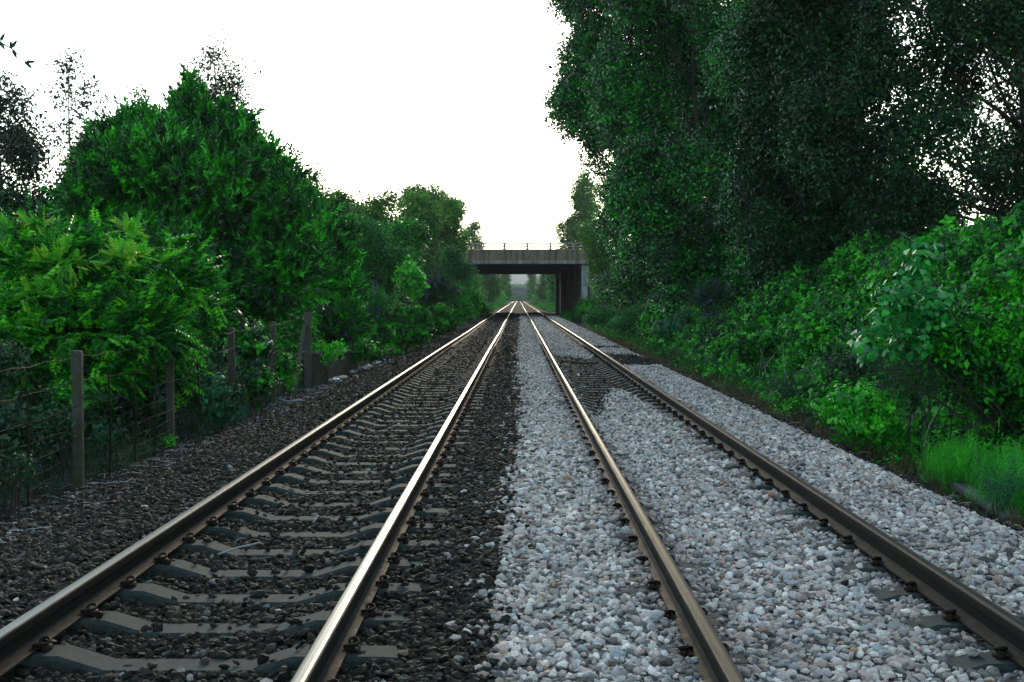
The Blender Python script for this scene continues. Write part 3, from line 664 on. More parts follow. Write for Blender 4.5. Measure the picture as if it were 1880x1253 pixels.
# ---------------------------------------------------------------- leaves
def leaf(p, t, n, L, Wd, k=4, droop=.15, fold=.12):
    t = t / (np.linalg.norm(t) + 1e-9); s = np.cross(t, n); s /= np.linalg.norm(s) + 1e-9; n = np.cross(s, t)
    if k == 4:
        return [p, p + t*L*.42 + s*Wd/2 + n*Wd*fold, p + t*L - n*L*droop, p + t*L*.42 - s*Wd/2 + n*Wd*fold]
    return [p, p + t*L*.28 + s*Wd*.46 + n*Wd*fold, p + t*L*.66 + s*Wd*.36 + n*(Wd*fold*.6 - L*droop*.4), p + t*L - n*L*droop, p + t*L*.66 - s*Wd*.36 + n*(Wd*fold*.6 - L*droop*.4), p + t*L*.28 - s*Wd*.46 + n*Wd*fold]
def tpl(kind, r):
    """one sprig of leaves, growing along +z"""
    o = []; up = np.array([0, 0, 1.0])
    def rd(): q = r.normal(size=3); return q / np.linalg.norm(q)
    if kind == 'laurel':
        for i in range(11):
            a = i * 2.4; h = .03 + i * .024; d = np.array([math.cos(a), math.sin(a), .9 + i * .09]); n = np.array([-math.cos(a) * .8, -math.sin(a) * .8, 1.0]) + r.normal(0, .25, 3)
            o.append(leaf(up * h, d, n, .13 * r.uniform(.8, 1.15), .046, 4, .10))
    elif kind == 'pinnate':
        L = .36
        for i in range(6):
            h = .05 + i * L / 7; c = np.array([0, h * .28 * h / L, h]); c = np.array([0, -.35 * h * h, h])
            for s in (-1, 1):
                d = np.array([s * 1.0, -.15, .55]); n = np.array([s * .15, 1, .1]) + r.normal(0, .32, 3)
                o.append(leaf(c, d, n, .115 * (1 - .35 * abs(i - 3) / 5) * r.uniform(.75, 1.2), .056, 4, .25))
        o.append(leaf(np.array([0, -.35 * L * L, L * .93]), up, np.array([0, 1, 0]), .08, .034, 4, .2))
    elif kind == 'generic':
        for i in range(12):
            c = r.normal(0, .075, 3) + up * .1; d = rd() + np.array([0, 0, .2]); o.append(leaf(c, d, rd() + up * .9, .075 * r.uniform(.7, 1.2), .045, 4, .15))
    elif kind == 'poplar':
        for i in range(11):
            c = np.array([r.normal(0, .09), r.normal(0, .09), r.uniform(0, .42)]); d = rd() * .8 + up * .3
            o.append(leaf(c, d, rd() + np.array([0, 0, .2]), .085 * r.uniform(.75, 1.2), .072, 4, .1, .1))
    elif kind == 'bramble':
        for j in range(4):
            c = np.array([r.normal(0, .07), r.normal(0, .07), r.uniform(0, .22)]); a0 = r.uniform(0, 6.28); tl = r.normal(0, .3, 3)
            n = np.array([0, 0, 1.0]) + tl
            for q in (-1.15, 0, 1.15):
                a = a0 + q; d = np.array([math.cos(a), math.sin(a), -.18]); d = d - n * np.dot(d, n) / np.dot(n, n) * .7
                o.append(leaf(c + d * .015, d, n, .082 * r.uniform(.8, 1.15), .055, 4, .14))
    elif kind == 'broad':
        for j in range(11):
            a = r.uniform(0, 6.28); h = r.uniform(0, .34); d = np.array([math.cos(a), math.sin(a), .15]); o.append(leaf(np.array([0, 0, h]), d, up + r.normal(0, .3, 3), .12 * r.uniform(.5, 1.2), .07, 6, .25))
    elif kind == 'sapling':
        for j in range(6):
            a = r.uniform(0, 6.28); h = j * .07; d = np.array([math.cos(a), math.sin(a), .0]); c = np.array([0, 0, h]) + d * .05
            o.append(leaf(c, d * .5 + np.array([0, 0, -.35]), np.array([d[0], d[1], .35]) + r.normal(0, .3, 3), .14 * r.uniform(.75, 1.15), .13, 6, .08, .08))
    elif kind == 'willow':
        for i in range(14):
            a = i * 2.4; h = i * .035; d = np.array([math.cos(a), math.sin(a), .8]); o.append(leaf(up * h, d, rd() + up * .4, .11 * r.uniform(.8, 1.2), .024, 4, .1))
    elif kind == 'birch':
        for i in range(10):
            c = np.array([r.normal(0, .05), r.normal(0, .05), r.uniform(0, .35)]); o.append(leaf(c, rd() + np.array([0, 0, -.5]), rd(), .06 * r.uniform(.8, 1.3), .042, 4, .1))
    elif kind == 'far':
        for i in range(12):
            c = r.normal(0, .16, 3) + up * .15; o.append(leaf(c, rd() + up * .3, rd() + up * .6, .15 * r.uniform(.7, 1.3), .085, 4, .12))
    elif kind == 'grass':
        for i in range(9):
            a = r.uniform(0, 6.28); c = np.array([r.normal(0, .03), r.normal(0, .03), 0]); l = r.uniform(.18, .34); d = np.array([math.cos(a), math.sin(a), 0]); s = np.array([-d[1], d[0], 0]) * .0035
            b1 = c + up * l * .6 + d * l * .15; b2 = c + up * l * .95 + d * l * .5
            o.append([c - s, c + s, b1 + s * .9, b1 - s * .9]); o.append([b1 - s * .9, b1 + s * .9, b2 + s * .1, b2 - s * .1])
    elif kind == 'feather':
        for i in range(26):
            h = .04 + i * .016; a = r.uniform(0, 6.28); d = np.array([math.cos(a), math.sin(a), .7]); o.append(leaf(up * h, d, rd(), .085 * (1 - h / .6), .007, 4, .1))
    elif kind == 'panicle':
        for i in range(34):
            h = r.uniform(0, .2); rr = .028 * (1 - h / .22); a = r.uniform(0, 6.28); c = np.array([math.cos(a) * rr, math.sin(a) * rr, h]); o.append(leaf(c, rd(), rd(), .022, .018, 4, .1))
    return np.array(o)
TP = {k: [tpl(k, np.random.default_rng(100 + i * 7 + j)) for i in range(5)] for j, k in enumerate(['laurel', 'pinnate', 'generic', 'poplar', 'bramble', 'broad', 'sapling', 'willow', 'birch', 'far', 'grass', 'feather', 'panicle'])}

def sprig_mesh(kind, P, Z, S, r, tint=None, jit=.3):
    """vertices, faces, tints of sprigs of one kind at points P growing along Z with sizes S"""
    n = len(P); Z = Z / (np.linalg.norm(Z, axis=1)[:, None] + 1e-9)
    if kind == 'pinnate':   # fronds spread flat: their upper side looks to the sky
        Yv = np.array([0, 0, 1.0]) - Z * Z[:, 2:3]; Yv += r.normal(0, .15, (n, 3))
        Yv -= Z * np.sum(Yv * Z, 1)[:, None]
    else:
        Yv = r.normal(size=(n, 3)); Yv -= Z * np.sum(Yv * Z, 1)[:, None]
    Yv /= np.linalg.norm(Yv, axis=1)[:, None] + 1e-9; X = np.cross(Yv, Z)
    R = np.stack([X, Yv, Z], 1)      # rows
    if tint is None: tint = r.random(n)
    vs, fs, ts, off = [], [], [], 0
    which = r.integers(0, 5, n)
    for w in range(5):
        sel = which == w
        if not sel.any(): continue
        T = TP[kind][w]; m, k = T.shape[:2]
        V = np.einsum('mka,nab->nmkb', T, R[sel]) * S[sel][:, None, None, None] + P[sel][:, None, None, :]
        c = int(sel.sum()) * m
        vs.append(V.reshape(-1, 3)); fs.append(np.arange(c * k).reshape(c, k) + off); off += c * k
        tt = np.repeat(tint[sel], m) + r.normal(0, jit * .5, c); ts.append(tt.clip(0, 1))
    return np.concatenate(vs), np.concatenate(fs), np.concatenate(ts)
def foliage(name, kind, P, Z, S, m, parent=None, seed=0, tint=None, jit=.3):
    r = np.random.default_rng(seed + 900)
    v, f, t = sprig_mesh(kind, np.asarray(P, float), np.asarray(Z, float), np.asarray(S, float), r, tint, jit)
    return build(name, v, f, M[m], parent, tint=t)

def lump_points(lumps, dens, r, depth=.45, under=.5, hole=0.0, rough=.22, knob=.26):
    """points in the outer shell of a heap of ellipsoids, with outward normals"""
    P, Nn, Rr = [], [], []
    L = np.array(lumps, float); C, A = L[:, :3], L[:, 3:6]
    for i in range(len(L)):
        a = A[i]; area = 4 * math.pi * ((a[0]*a[1])**1.6 + (a[0]*a[2])**1.6 + (a[1]*a[2])**1.6) ** (1/1.6) / 3 ** (1/1.6)
        n = max(6, int(area * dens)); u = r.normal(size=(n, 3)); u /= np.linalg.norm(u, axis=1)[:, None]
        keep = (u[:, 2] > -.25) | (r.random(n) < under); u = u[keep]; n = len(u)
        rad = 1 - depth * r.random(n) ** 1.7
        q = u * 3.1 + C[i] * 1.7
        bump = (np.sin(q[:, 0] * 1.9 + q[:, 2] * 1.1) + np.sin(q[:, 1] * 2.3 - q[:, 0] * .7 + 1) + np.sin(q[:, 2] * 2.9 + q[:, 1] * 1.3 + 2)) / 3
        K = 16; kd = r.normal(size=(K, 3)); kd /= np.linalg.norm(kd, axis=1)[:, None]; cs = (u @ kd.T).max(1)   # leafy knobs with hollows between
        hb_ = ((cs - .80) / .17).clip(0, 1) ** .7
        rad = rad * (1 - knob * (1 - hb_)); 
        p = C[i] + u * a * (rad * (1 + rough * bump))[:, None]
        nn = u / a; nn /= np.linalg.norm(nn, axis=1)[:, None]
        ok = r.random(n) < .45 + .55 * hb_
        for j in range(len(L)):
            if j == i: continue
            if np.linalg.norm((C[j] - C[i]) / (A[j] + A[i])) > 1.0: continue
            d = np.linalg.norm((p - C[j]) / A[j], axis=1); ok &= d > (1 - depth) * .95
        if hole > 0:
            h = (np.sin(p[:, 0]*2.1+p[:, 2]*1.3) + np.sin(p[:, 1]*1.8-p[:, 2]*2.2+1) + np.sin(p[:, 2]*3.1+p[:, 0]*1.9+p[:, 1]))/3
            ok &= h > -1 + hole * 1.6 + r.normal(0, .12, n)
        P.append(p[ok]); Nn.append(nn[ok]); Rr.append(rad[ok])
    return np.concatenate(P), np.concatenate(Nn), np.concatenate(Rr)

def crown(parent, lumps, kind, m, dens, size, seed, name='crown', depth=.45, up=.5, under=.5, hole=0., droop=0., rough=.22, jit=.3, shoots=0.0, knob=.26):
    r = np.random.default_rng(seed)
    P, Nn, Rr = lump_points(lumps, dens * 1.25, r, depth, under, hole, rough, knob)
    Z = Nn + np.array([0, 0, up - droop]) + r.normal(0, .45, P.shape)
    S = size * np.exp(r.normal(0, .18, len(P)))
    if shoots > 0:
        k = r.random(len(P)) < shoots; P = P + k[:, None] * (Nn * .5 + np.array([0, 0, .5])) * r.random((len(P), 1)) ** 2 * size * .45
    P = P - Nn * S[:, None] * .12
    return foliage(name, kind, P, Z, S, m, parent, seed, jit=jit)

def limbs(parent, base, lumps, r, seed, name='trunk', lean=None, top=None, nl=22):
    """tapered trunk with limbs reaching into the crown"""
    rr = np.random.default_rng(seed); L = np.array(lumps, float); b = MB(); base = np.array(base, float)
    zmax = top if top else (L[:, 2] + L[:, 5] * .3).max(); cx, cy = L[:, 0].mean(), L[:, 1].mean()
    H = zmax - base[2]; n = 9; P = []
    for i in range(n):
        t = i / (n - 1); P.append(base + np.array([(cx - base[0]) * t * .8 + rr.normal(0, .02 * H * t * .4), (cy - base[1]) * t * .8 + rr.normal(0, .02 * H * t * .4), H * t]))
    P = np.array(P); P[0, 2] -= .3
    rad = r * (1 - .85 * np.linspace(0, 1, n)); rad[0] *= 1.35
    b.tube(P, rad, 9)
    for k in rr.permutation(len(L))[:nl]:
        c = L[k, :3]; h = np.clip((c[2] - L[k, 5] * .5 - base[2]) / H * rr.uniform(.55, .85), .12, .9); i = h * (n - 1); i0 = int(i); q = P[i0] * (1 - (i - i0)) + P[min(i0 + 1, n - 1)] * (i - i0)
        mid_ = (q + c) / 2 + np.array([0, 0, -.06 * np.linalg.norm(c - q)]) + rr.normal(0, .05, 3)
        r0 = r * (1 - .85 * h) * .5; b.tube([q, (q + mid_) / 2 + rr.normal(0, .03, 3), mid_, (mid_ + c) / 2, c], [r0, r0 * .85, r0 * .6, r0 * .4, r0 * .15], 6)
    return b.build(name, M['bark'], parent, smooth=True)

def rel(parent, *objs):
    for o in objs: o.location = [-c for c in parent.location]

def lp(px, py, Y, rpx, rpz, ry=None):
    """an ellipsoid measured off the photo: pixel centre, depth, pixel radii"""
    c = W(px, py, Y); k = Y / F
    return (c[0], Y, c[2], rpx * k, ry if ry else (rpx + rpz) / 2 * k, rpz * k)

def column(cx, cy, z0, z1, R, n, rl, seed, squash=1.35, lean=0):
    r = np.random.default_rng(seed); o = []
    for i in range(n):
        h = (i + r.random()) / n; a = r.uniform(0, 6.28); prof = math.sin(math.pi * min(.97, max(.08, .12 + h * .86))) ** .5
        rr = R * prof * math.sqrt(r.uniform(.25, 1)); q = rl * r.uniform(.7, 1.2)
        o.append((cx + lean * h + math.cos(a) * rr, cy + math.sin(a) * rr, z0 + (z1 - z0) * h, q, q, q * squash))
    return o
def shrub(name, base, lumps, kind, m, dens, size, seed, label, cat, group=None, stem=.05, **kw):
    t = empty(name, base, label, cat, group)
    f = crown(t, lumps, kind, m, dens, size, seed, 'foliage', **kw)
    s = MB(); rr = np.random.default_rng(seed); L = np.array(lumps, float)
    for k in range(min(9, 3 + len(L))):
        c = L[k % len(L), :3] + rr.normal(0, .3, 3) * L[k % len(L), 3:6]; q = np.array(base) + rr.normal(0, .12, 3) * np.array([1, 1, 0]); q[2] -= .15
        mdl = (q * .5 + c * .5) + np.array([0, 0, .1]) * (c[2] - q[2]) + rr.normal(0, .05, 3)
        s.tube([q, (q + mdl) / 2, mdl, (mdl + c) / 2, c], [stem, stem * .8, stem * .6, stem * .4, stem * .2], 6)
    st = s.build('stems', M['bark'], t, smooth=True); rel(t, f, st); return t
def tree(name, base, lumps, kind, m, dens, size, seed, label, group=None, r=.2, top=None, **kw):
    t = empty(name, base, label, 'tree', group)
    f = crown(t, lumps, kind, m, dens, size, seed, 'crown', **kw); s = limbs(t, base, lumps, r, seed, top=top); rel(t, f, s); return t

def sparse_tree(name, base, H, R, seed, label, kind='birch', m='birch_leaf', dens=1.0, size=1.3, z_low=.15, r=.09, group=None, lean=0.0):
    """thin tree with one leader, thin rising limbs and loose leaves the sky shows through"""
    t = empty(name, base, label, 'tree', group); rr = np.random.default_rng(seed); base = np.array(base, float); b = MB(); P, Z = [], []
    n = 14; T = [base + np.array([lean * (i / (n-1)) + .05 * math.sin(i * .9 + seed), .04 * math.sin(i * 1.3), H * i / (n - 1)]) for i in range(n)]; T = np.array(T); T[0, 2] -= .3
    b.tube(T, r * (1 - .93 * np.linspace(0, 1, n)), 7)
    nb = int(H * 4.2)
    for k in range(nb):
        h = z_low + (1 - z_low) * ((k + rr.random()) / nb); i = h * (n - 1); i0 = min(int(i), n - 2); q = T[i0] + (T[i0+1] - T[i0]) * (i - i0)
        a = rr.uniform(0, 6.28); Lb = R * (1 - h) ** .62 * rr.uniform(.55, 1.2) + .12; d = np.array([math.cos(a), math.sin(a), rr.uniform(.5, 1.1)]); d /= np.linalg.norm(d)
        e = q + d * Lb; e[2] -= .12 * Lb; md = q + d * Lb * .5 + np.array([0, 0, .05 * Lb]); r0 = max(.006, r * (1 - h) * .35)
        b.tube([q, md, e], [r0, r0 * .6, r0 * .25], 5)
        ns = max(3, int(Lb * 9 * dens))
        for s_ in range(ns):
            tt = rr.uniform(.25, 1.05) ** .8; p = q + (e - q) * tt + rr.normal(0, .09 + .05 * Lb, 3); P.append(p); Z.append(d * .5 + rr.normal(0, .5, 3) + np.array([0, 0, -.2]))
    for p_ in [P[q_] for q_ in rr.permutation(len(P))[:260]]:
        b.tube([p_ + rr.normal(0, .16, 3), p_, p_ + rr.normal(0, .12, 3)], [.004, .006, .003], 3)
    for s_ in range(14): P.append(T[-1] + rr.normal(0, .08, 3) - np.array([0, 0, rr.uniform(0, .6)])); Z.append(np.array([0, 0, 1.]) + rr.normal(0, .4, 3))
    P = np.array(P); o = foliage('crown', kind, P, np.array(Z), size * np.exp(rr.normal(0, .2, len(P))), m, t, seed); tr = b.build('trunk', M['bark'], t, smooth=True); rel(t, o, tr); return t
LG, RG = 'trees along the left of the line', 'trees along the right of the line'
def g(x, y): return (x, y, float(ground_z(x, y)))
# ---- left: thin trees against the sky
sparse_tree('birch_tree', g(-15.9, 37), 7.6, 3.0, 1, 'dark birch tree cut by the left edge of the photo', dens=4.5, size=1.7, group=LG)
sparse_tree('birch_tree', g(-14.6, 40), 8.75, 1.8, 2, 'tall slender sparse birch with a bare thin leader, second from the left', dens=1.7, size=1.7, group=LG, lean=-.3)
sparse_tree('birch_tree', g(-13.4, 43), 8.0, 2.0, 3, 'short sparse birch top showing between the slender birch and the laurel', dens=2.4, size=1.5, group=LG)
sparse_tree('birch_tree', g(-10.3, 41), 9.3, 3.0, 4, 'sparse pointed birch rising behind the peak of the big laurel', dens=3.2, size=1.5, group=LG)
def darkbush(cx, y, w, zt, seed, label, kind='far', m='canopy_leaf', dens=34, size=.9, n=7, group=None, name='shrub', cat='shrub', **kw):
    z0 = float(ground_z(cx, y)); r = np.random.default_rng(seed); L = []
    for i in range(n):
        a = r.uniform(.45, .75) * w; q = r.uniform(-1, 1)
        L.append((cx + q * (w - a) * 1.1, y + r.uniform(-.5, .5) * w * .6, z0 + (zt - z0) * r.uniform(.25, .62) * (1 - .25 * abs(q)), a, a * .9, (zt - z0) * r.uniform(.3, .4)))
    return shrub(name, (cx, y, z0), L, kind, m, dens, size, seed, label, cat, group, **kw)
SG = 'dark bushes behind the left hedge'
darkbush(-14.9, 33, 2.4, 5.6, 11, 'dark tall bush at the left edge under the birches', group=SG)
darkbush(-13.6, 37, 2.4, 6.0, 12, 'dark bush between the left edge bush and the big laurel', group=SG)
darkbush(-18.0, 38, 2.6, 6.2, 13, 'dark bush half hidden behind the leftmost birch', group=SG)
# ---- the big laurel
LL = [lp(350, 415, 30, 205, 190, 2.4), lp(300, 340, 29.3, 150, 110, 1.6), lp(420, 355, 29.3, 105, 110, 1.4), lp(215, 330, 29.5, 75, 100, 1.1), lp(365, 250, 29.8, 66, 80, .9), lp(352, 190, 30, 20, 48, .3), lp(349, 158, 30, 9, 26, .14), lp(322, 205, 29.9, 12, 30, .2), lp(232, 238, 29.6, 14, 30, .2), lp(186, 262, 29.5, 14, 28, .2), lp(272, 228, 29.7, 14, 26, .2), lp(415, 222, 29.8, 15, 34, .22), lp(452, 258, 29.7, 14, 32, .2), lp(500, 292, 29.6, 13, 26, .2), lp(536, 318, 29.4, 12, 26, .2), lp(135, 345, 29, 16, 30, .22),
      lp(510, 430, 29, 82, 100, 1.2), lp(180, 430, 29, 70, 100, 1.2), lp(330, 500, 28.6, 190, 120, 1.8), lp(520, 500, 28.8, 80, 90, 1.1), lp(300, 262, 29.6, 45, 50, .6), lp(430, 262, 29.8, 40, 55, .6), lp(240, 252, 29.8, 30, 45, .5), lp(470, 315, 29.8, 40, 38, .6), lp(420, 560, 28.8, 130, 70, 1.2)]
shrub('laurel_bush', g(-8.0, 30.5), LL, 'laurel', 'laurel_leaf', 72, 1.15, 21, 'huge glossy green laurel bush with a pointed top on the left', 'bush', stem=.09, up=.45, rough=.24, shoots=.12, depth=.4, knob=.34)
lb = bpy.data.objects['laurel_bush']; r_ = np.random.default_rng(77); P, Z, S = [], [], []
for px, py, ln in ((350, 138, 60), (338, 160, 40), (366, 158, 44), (322, 180, 44), (392, 186, 40), (300, 212, 30), (236, 214, 44), (188, 232, 52), (204, 246, 30), (262, 218, 34), (282, 232, 24), (416, 196, 48), (440, 222, 44), (456, 250, 30), (478, 272, 40), (508, 296, 34), (538, 318, 40), (160, 268, 40), (146, 300, 34), (128, 330, 30), (566, 352, 30), (590, 392, 26), (220, 300, 40), (330, 290, 40), (400, 330, 40), (270, 360, 40), (460, 380, 44), (520, 430, 40), (180, 400, 40)):
    c = W(px, py, 29.2 if py < 285 else 27.9); L_ = ln / F * 29.5; lean_ = r_.normal(0, .16, 2)
    for q in range(int(6 + ln * .45)):
        t_ = q / (5 + ln * .45); sp = .04 + .22 * t_; P.append(c + np.array([lean_[0] * (1 - t_) * L_ + r_.normal(0, sp * .5), r_.normal(0, sp * .5), -.12 - t_ * L_ * 1.25])); Z.append(np.array([r_.normal(0, .35), r_.normal(0, .35), 1.0])); S.append(1.1 * (.75 + .35 * t_))
o = foliage('leader_shoots', 'laurel', np.array(P), np.array(Z), np.array(S), 'laurel_leaf', lb, 78); o.location = [-c for c in lb.location]
LL = [lp(560, 430, 37, 50, 75, 1.2), lp(605, 470, 36, 46, 85, 1.3), lp(600, 540, 35, 62, 90, 1.3), lp(640, 530, 37, 32, 70, 1.0), lp(625, 600, 34, 50, 50, 1.0)]
shrub('laurel_bush', g(-6.4, 37), LL, 'laurel', 'laurel_leaf', 46, 1.35, 22, 'darker laurel sloping down just right of the huge laurel', 'bush', stem=.07, up=.7, rough=.2, shoots=.1)
# ---- near left sumac-like hedge, leaning over the fence
LL = [lp(60, 520, 16, 110, 95, 1.2), lp(190, 510, 16.2, 110, 80, 1.2), lp(300, 530, 17.4, 95, 70, 1.1), lp(110, 620, 15.2, 110, 70, 1.0), lp(230, 620, 15.8, 105, 75, 1.0), lp(315, 600, 18.0, 60, 68, .5), lp(0, 620, 15, 80, 90, 1.0), lp(40, 440, 16.4, 45, 40, .7), lp(372, 575, 20.6, 40, 50, .5), lp(150, 690, 15.2, 80, 55, .7), lp(296, 690, 17.2, 55, 45, .45)]
LL = [(a, b_ + .55, c, d, e, f) for a, b_, c, d, e, f in LL]
sm = shrub('sumac_bush', g(-6.3, 16.8), LL, 'pinnate', 'sumac_leaf', 62, .92, 31, 'bright green arching bush with feathery leaves behind the nearest fence posts', 'bush', stem=.035, up=-.05, droop=.1, rough=.28, depth=.5, shoots=.15, knob=.36)
LL = [lp(20, 430, 16.6, 50, 22, .5), lp(75, 412, 16.6, 22, 12, .3), lp(238, 425, 16.8, 26, 20, .3), lp(120, 480, 15.6, 60, 30, .4), lp(230, 472, 15.9, 40, 16, .3), lp(60, 540, 15.1, 30, 20, .3)]
o = crown(sm, LL, 'pinnate', 'yellow_leaf', 45, .58, 32, 'yellow_shoots', up=.5); o.location = [-c for c in sm.location]; o['label'] = 'yellow-tipped young shoots'
# lower plants round the fence
def bush(px, py, Y, rpx, rpz, kind, m, dens, size, seed, label, n=5, cat='plant', name='leafy_plant', group=None, stemw=None, **kw):
    r = np.random.default_rng(seed); c = W(px, py, Y); k = Y / F; L = []
    for i in range(n):
        L.append((c[0] + r.uniform(-.5, .5) * rpx * k, Y + r.uniform(-.4, .4) * rpx * k, c[2] + r.uniform(-.35, .45) * rpz * k, rpx * k * r.uniform(.45, .65), rpx * k * r.uniform(.4, .55), rpz * k * r.uniform(.45, .6)))
    return shrub(name, (c[0], Y, float(ground_z(c[0], Y))), L, kind, m, dens, size, seed, label, cat, group, stem=stemw or (.012 if rpx * k < 1 else .04), **kw)
LP = 'low plants along the fence'
bush(375, 740, 18.2, 62, 50, 'broad', 'teal_weed_leaf', 70, .7, 41, 'broad-leaved low plant between the second and third fence posts', group=LP)
bush(460, 715, 20.5, 42, 40, 'broad', 'bramble_leaf', 80, .7, 42, 'low green plant between the third and fourth fence posts', group=LP)
bush(265, 735, 16.6, 45, 45, 'broad', 'weed_leaf', 60, .8, 43, 'dim broad-leaved plant just left of the second fence post', group=LP)
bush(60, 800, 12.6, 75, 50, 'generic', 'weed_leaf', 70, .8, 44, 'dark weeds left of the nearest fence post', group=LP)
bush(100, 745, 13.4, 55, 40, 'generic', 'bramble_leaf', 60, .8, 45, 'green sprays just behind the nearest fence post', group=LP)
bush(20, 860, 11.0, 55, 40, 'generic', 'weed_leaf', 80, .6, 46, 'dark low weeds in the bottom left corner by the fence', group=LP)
bush(185, 810, 14.2, 30, 30, 'generic', 'teal_weed_leaf', 90, .6, 47, 'small pale green weed right of the nearest fence post', group=LP)
bush(310, 812, 16.1, 16, 14, 'generic', 'bright_leaf', 130, .5, 48, 'tiny bright green seedling at the foot of the second fence post', n=3, group=LP)
bush(520, 690, 23.4, 28, 35, 'broad', 'bramble_leaf', 80, .7, 49, 'low green plant in front of the diagonal brace', group=LP)
bush(600, 648, 28.2, 38, 30, 'generic', 'bright_leaf', 70, .8, 50, 'bright green plant spilling over the near end of the brick wall', group=LP)
bush(655, 650, 32.0, 48, 27, 'broad', 'bramble_leaf', 60, .8, 51, 'dull green plant hanging over the middle of the brick wall', group=LP)
bush(450, 640, 21.5, 50, 60, 'broad', 'laurel_leaf', 60, .9, 52, 'shaded dark plant behind the third fence post', group=LP)
bush(540, 620, 27.8, 50, 60, 'generic', 'laurel_leaf', 60, 1.0, 53, 'shaded dark plant behind the fence end post', group=LP)
bush(15, 700, 12.8, 60, 70, 'generic', 'weed_leaf', 60, .9, 54, 'dark tangled weeds at the left edge behind the fence', group=LP)
# ---- middle left: shrubs down to the cess
MG = 'shrubs on the left verge'
bush(690, 480, 50, 70, 90, 'far', 'far_teal_leaf', 34, .7, 61, 'blue-green rounded shrub right of the darker laurel', group=MG, cat='shrub', name='shrub', n=7)
bush(745, 455, 58, 55, 60, 'far', 'laurel_leaf', 34, .7, 62, 'dark green shrub left of the bright leafy sapling', group=MG, cat='shrub', name='shrub', n=7)
bush(660, 575, 42, 55, 60, 'willow', 'far_teal_leaf', 55, 1.0, 63, 'buddleia with purple flower spikes beside the darker laurel', group=MG, cat='shrub', name='buddleia_shrub', n=7)
bush(745, 520, 47, 32, 36, 'broad', 'bright_leaf', 45, 1.3, 64, 'bright light green sapling standing out of the left verge', group=MG, cat='shrub', name='shrub')
bush(790, 540, 55, 42, 40, 'willow', 'weed_leaf', 50, 1.3, 65, 'greyish buddleia right of the bright light green sapling', group=MG, cat='shrub', name='buddleia_shrub', n=6)
bush(735, 600, 42, 60, 45, 'bramble', 'bramble_leaf', 80, 1.2, 66, 'green bramble mound below the bright light green sapling', group=MG, cat='shrub', name='bramble_bush', n=7)
bush(690, 630, 37, 42, 32, 'bramble', 'bramble_leaf', 80, 1.2, 67, 'green bramble spilling over the far end of the brick wall', group=MG, cat='shrub', name='bramble_bush', n=6)
bush(800, 590, 52, 42, 35, 'bramble', 'bramble_leaf', 70, 1.3, 68, 'low bramble mound on the left verge nearest the ballast', group=MG, cat='shrub', name='bramble_bush', n=6)
bush(830, 560, 66, 36, 38, 'far', 'bramble_leaf', 40, .7, 69, 'mid green shrub on the left verge before the bridge', group=MG, cat='shrub', name='shrub', n=6)
bush(868, 555, 90, 30, 36, 'far', 'bramble_leaf', 30, .9, 70, 'last green shrub on the left before the bridge', group=MG, cat='shrub', name='shrub', n=6)
bush(835, 500, 80, 34, 50, 'far', 'far_teal_leaf', 26, .9, 71, 'dark shrub against the left end of the bridge', group=MG, cat='shrub', name='shrub', n=6)
bush(905, 548, 330, 24, 14, 'far', 'bright_leaf', 6, 2.2, 72, 'yellow-green rounded shrub beyond the bridge on the left', group=None, cat='shrub', name='shrub')
bush(988, 546, 330, 14, 13, 'far', 'bright_leaf', 6, 2.2, 73, 'bright green small shrub beyond the bridge on the right', group=None, cat='shrub', name='shrub')
# purple flower spikes
def panicles(px0, px1, py0, py1, Y, n, seed, parent, size=1.2):
    r = np.random.default_rng(seed); c0 = W((px0 + px1) / 2, (py0 + py1) / 2, Y)
    for i in range(n):
        c = W(r.uniform(px0, px1), r.uniform(py0, py1), Y); z = np.array([[r.normal(0, .5), r.normal(0, .3) - .3, .6]])
        o = foliage('flower_spike', 'panicle', c[None], z, np.array([size * r.uniform(.8, 1.3)]), 'purple_flower_petal', parent, seed + i); o.location = [-q for q in parent.location]
bud = [o for o in bpy.data.objects if o.name.startswith('buddleia_shrub')]
panicles(625, 700, 520, 600, 40.6, 14, 500, bud[0], 1.7); panicles(765, 825, 515, 550, 53.5, 10, 530, bud[1], 2.0)
b1 = bush(632, 622, 33, 22, 14, 'willow', 'bramble_leaf', 60, .9, 74, 'small buddleia with one purple flower above the brick wall', group=None, cat='shrub', name='buddleia_shrub', n=3)
panicles(634, 642, 618, 624, 32.6, 2, 560, b1, 1.1)
# left trees going away
def roundtree(px, py, Y, rpx, rpz, seed, label, m='far_leaf', dens=16, size=1.0, group=LG, n=16, **kw):
    r = np.random.default_rng(seed); c = W(px, py, Y); k = Y / F; L = []; zt = c[2] + rpz * k; z0 = float(ground_z(c[0], Y)); zb = max(z0 + .6, c[2] - rpz * k)
    for i in range(n):
        h = (i + r.random()) / n; prof = math.sin(math.pi * (.14 + .72 * h)) ** .7; a = r.uniform(0, 6.28); rr = rpx * k * prof * .62 * math.sqrt(r.uniform(.2, 1)); q = rpx * k * r.uniform(.30, .46)
        L.append((c[0] + math.cos(a) * rr, Y + math.sin(a) * rr, zb + (zt - zb) * (.08 + .84 * h), q, q, q * r.uniform(1.0, 1.5)))
    return tree('tree', (c[0], Y, z0), L, 'far', m, dens, size, seed, label, group, r=.05 * rpx * k, rough=.3, depth=.5, **kw)
roundtree(572, 402, 42, 44, 76, 78, 'olive-topped tree rising between the huge laurel and the darker laurel', group=LG, dens=30, size=.85, n=20)
roundtree(618, 425, 45, 38, 70, 79, 'small olive tree stepping down right of the olive-topped tree', group=LG, dens=30, size=.85)
roundtree(690, 460, 66, 62, 105, 81, 'bushy olive-green tree, first of the row right of the laurels', group=LG)
roundtree(765, 450, 76, 60, 90, 82, 'bushy olive-green tree in the middle of the row before the bridge', group=LG)
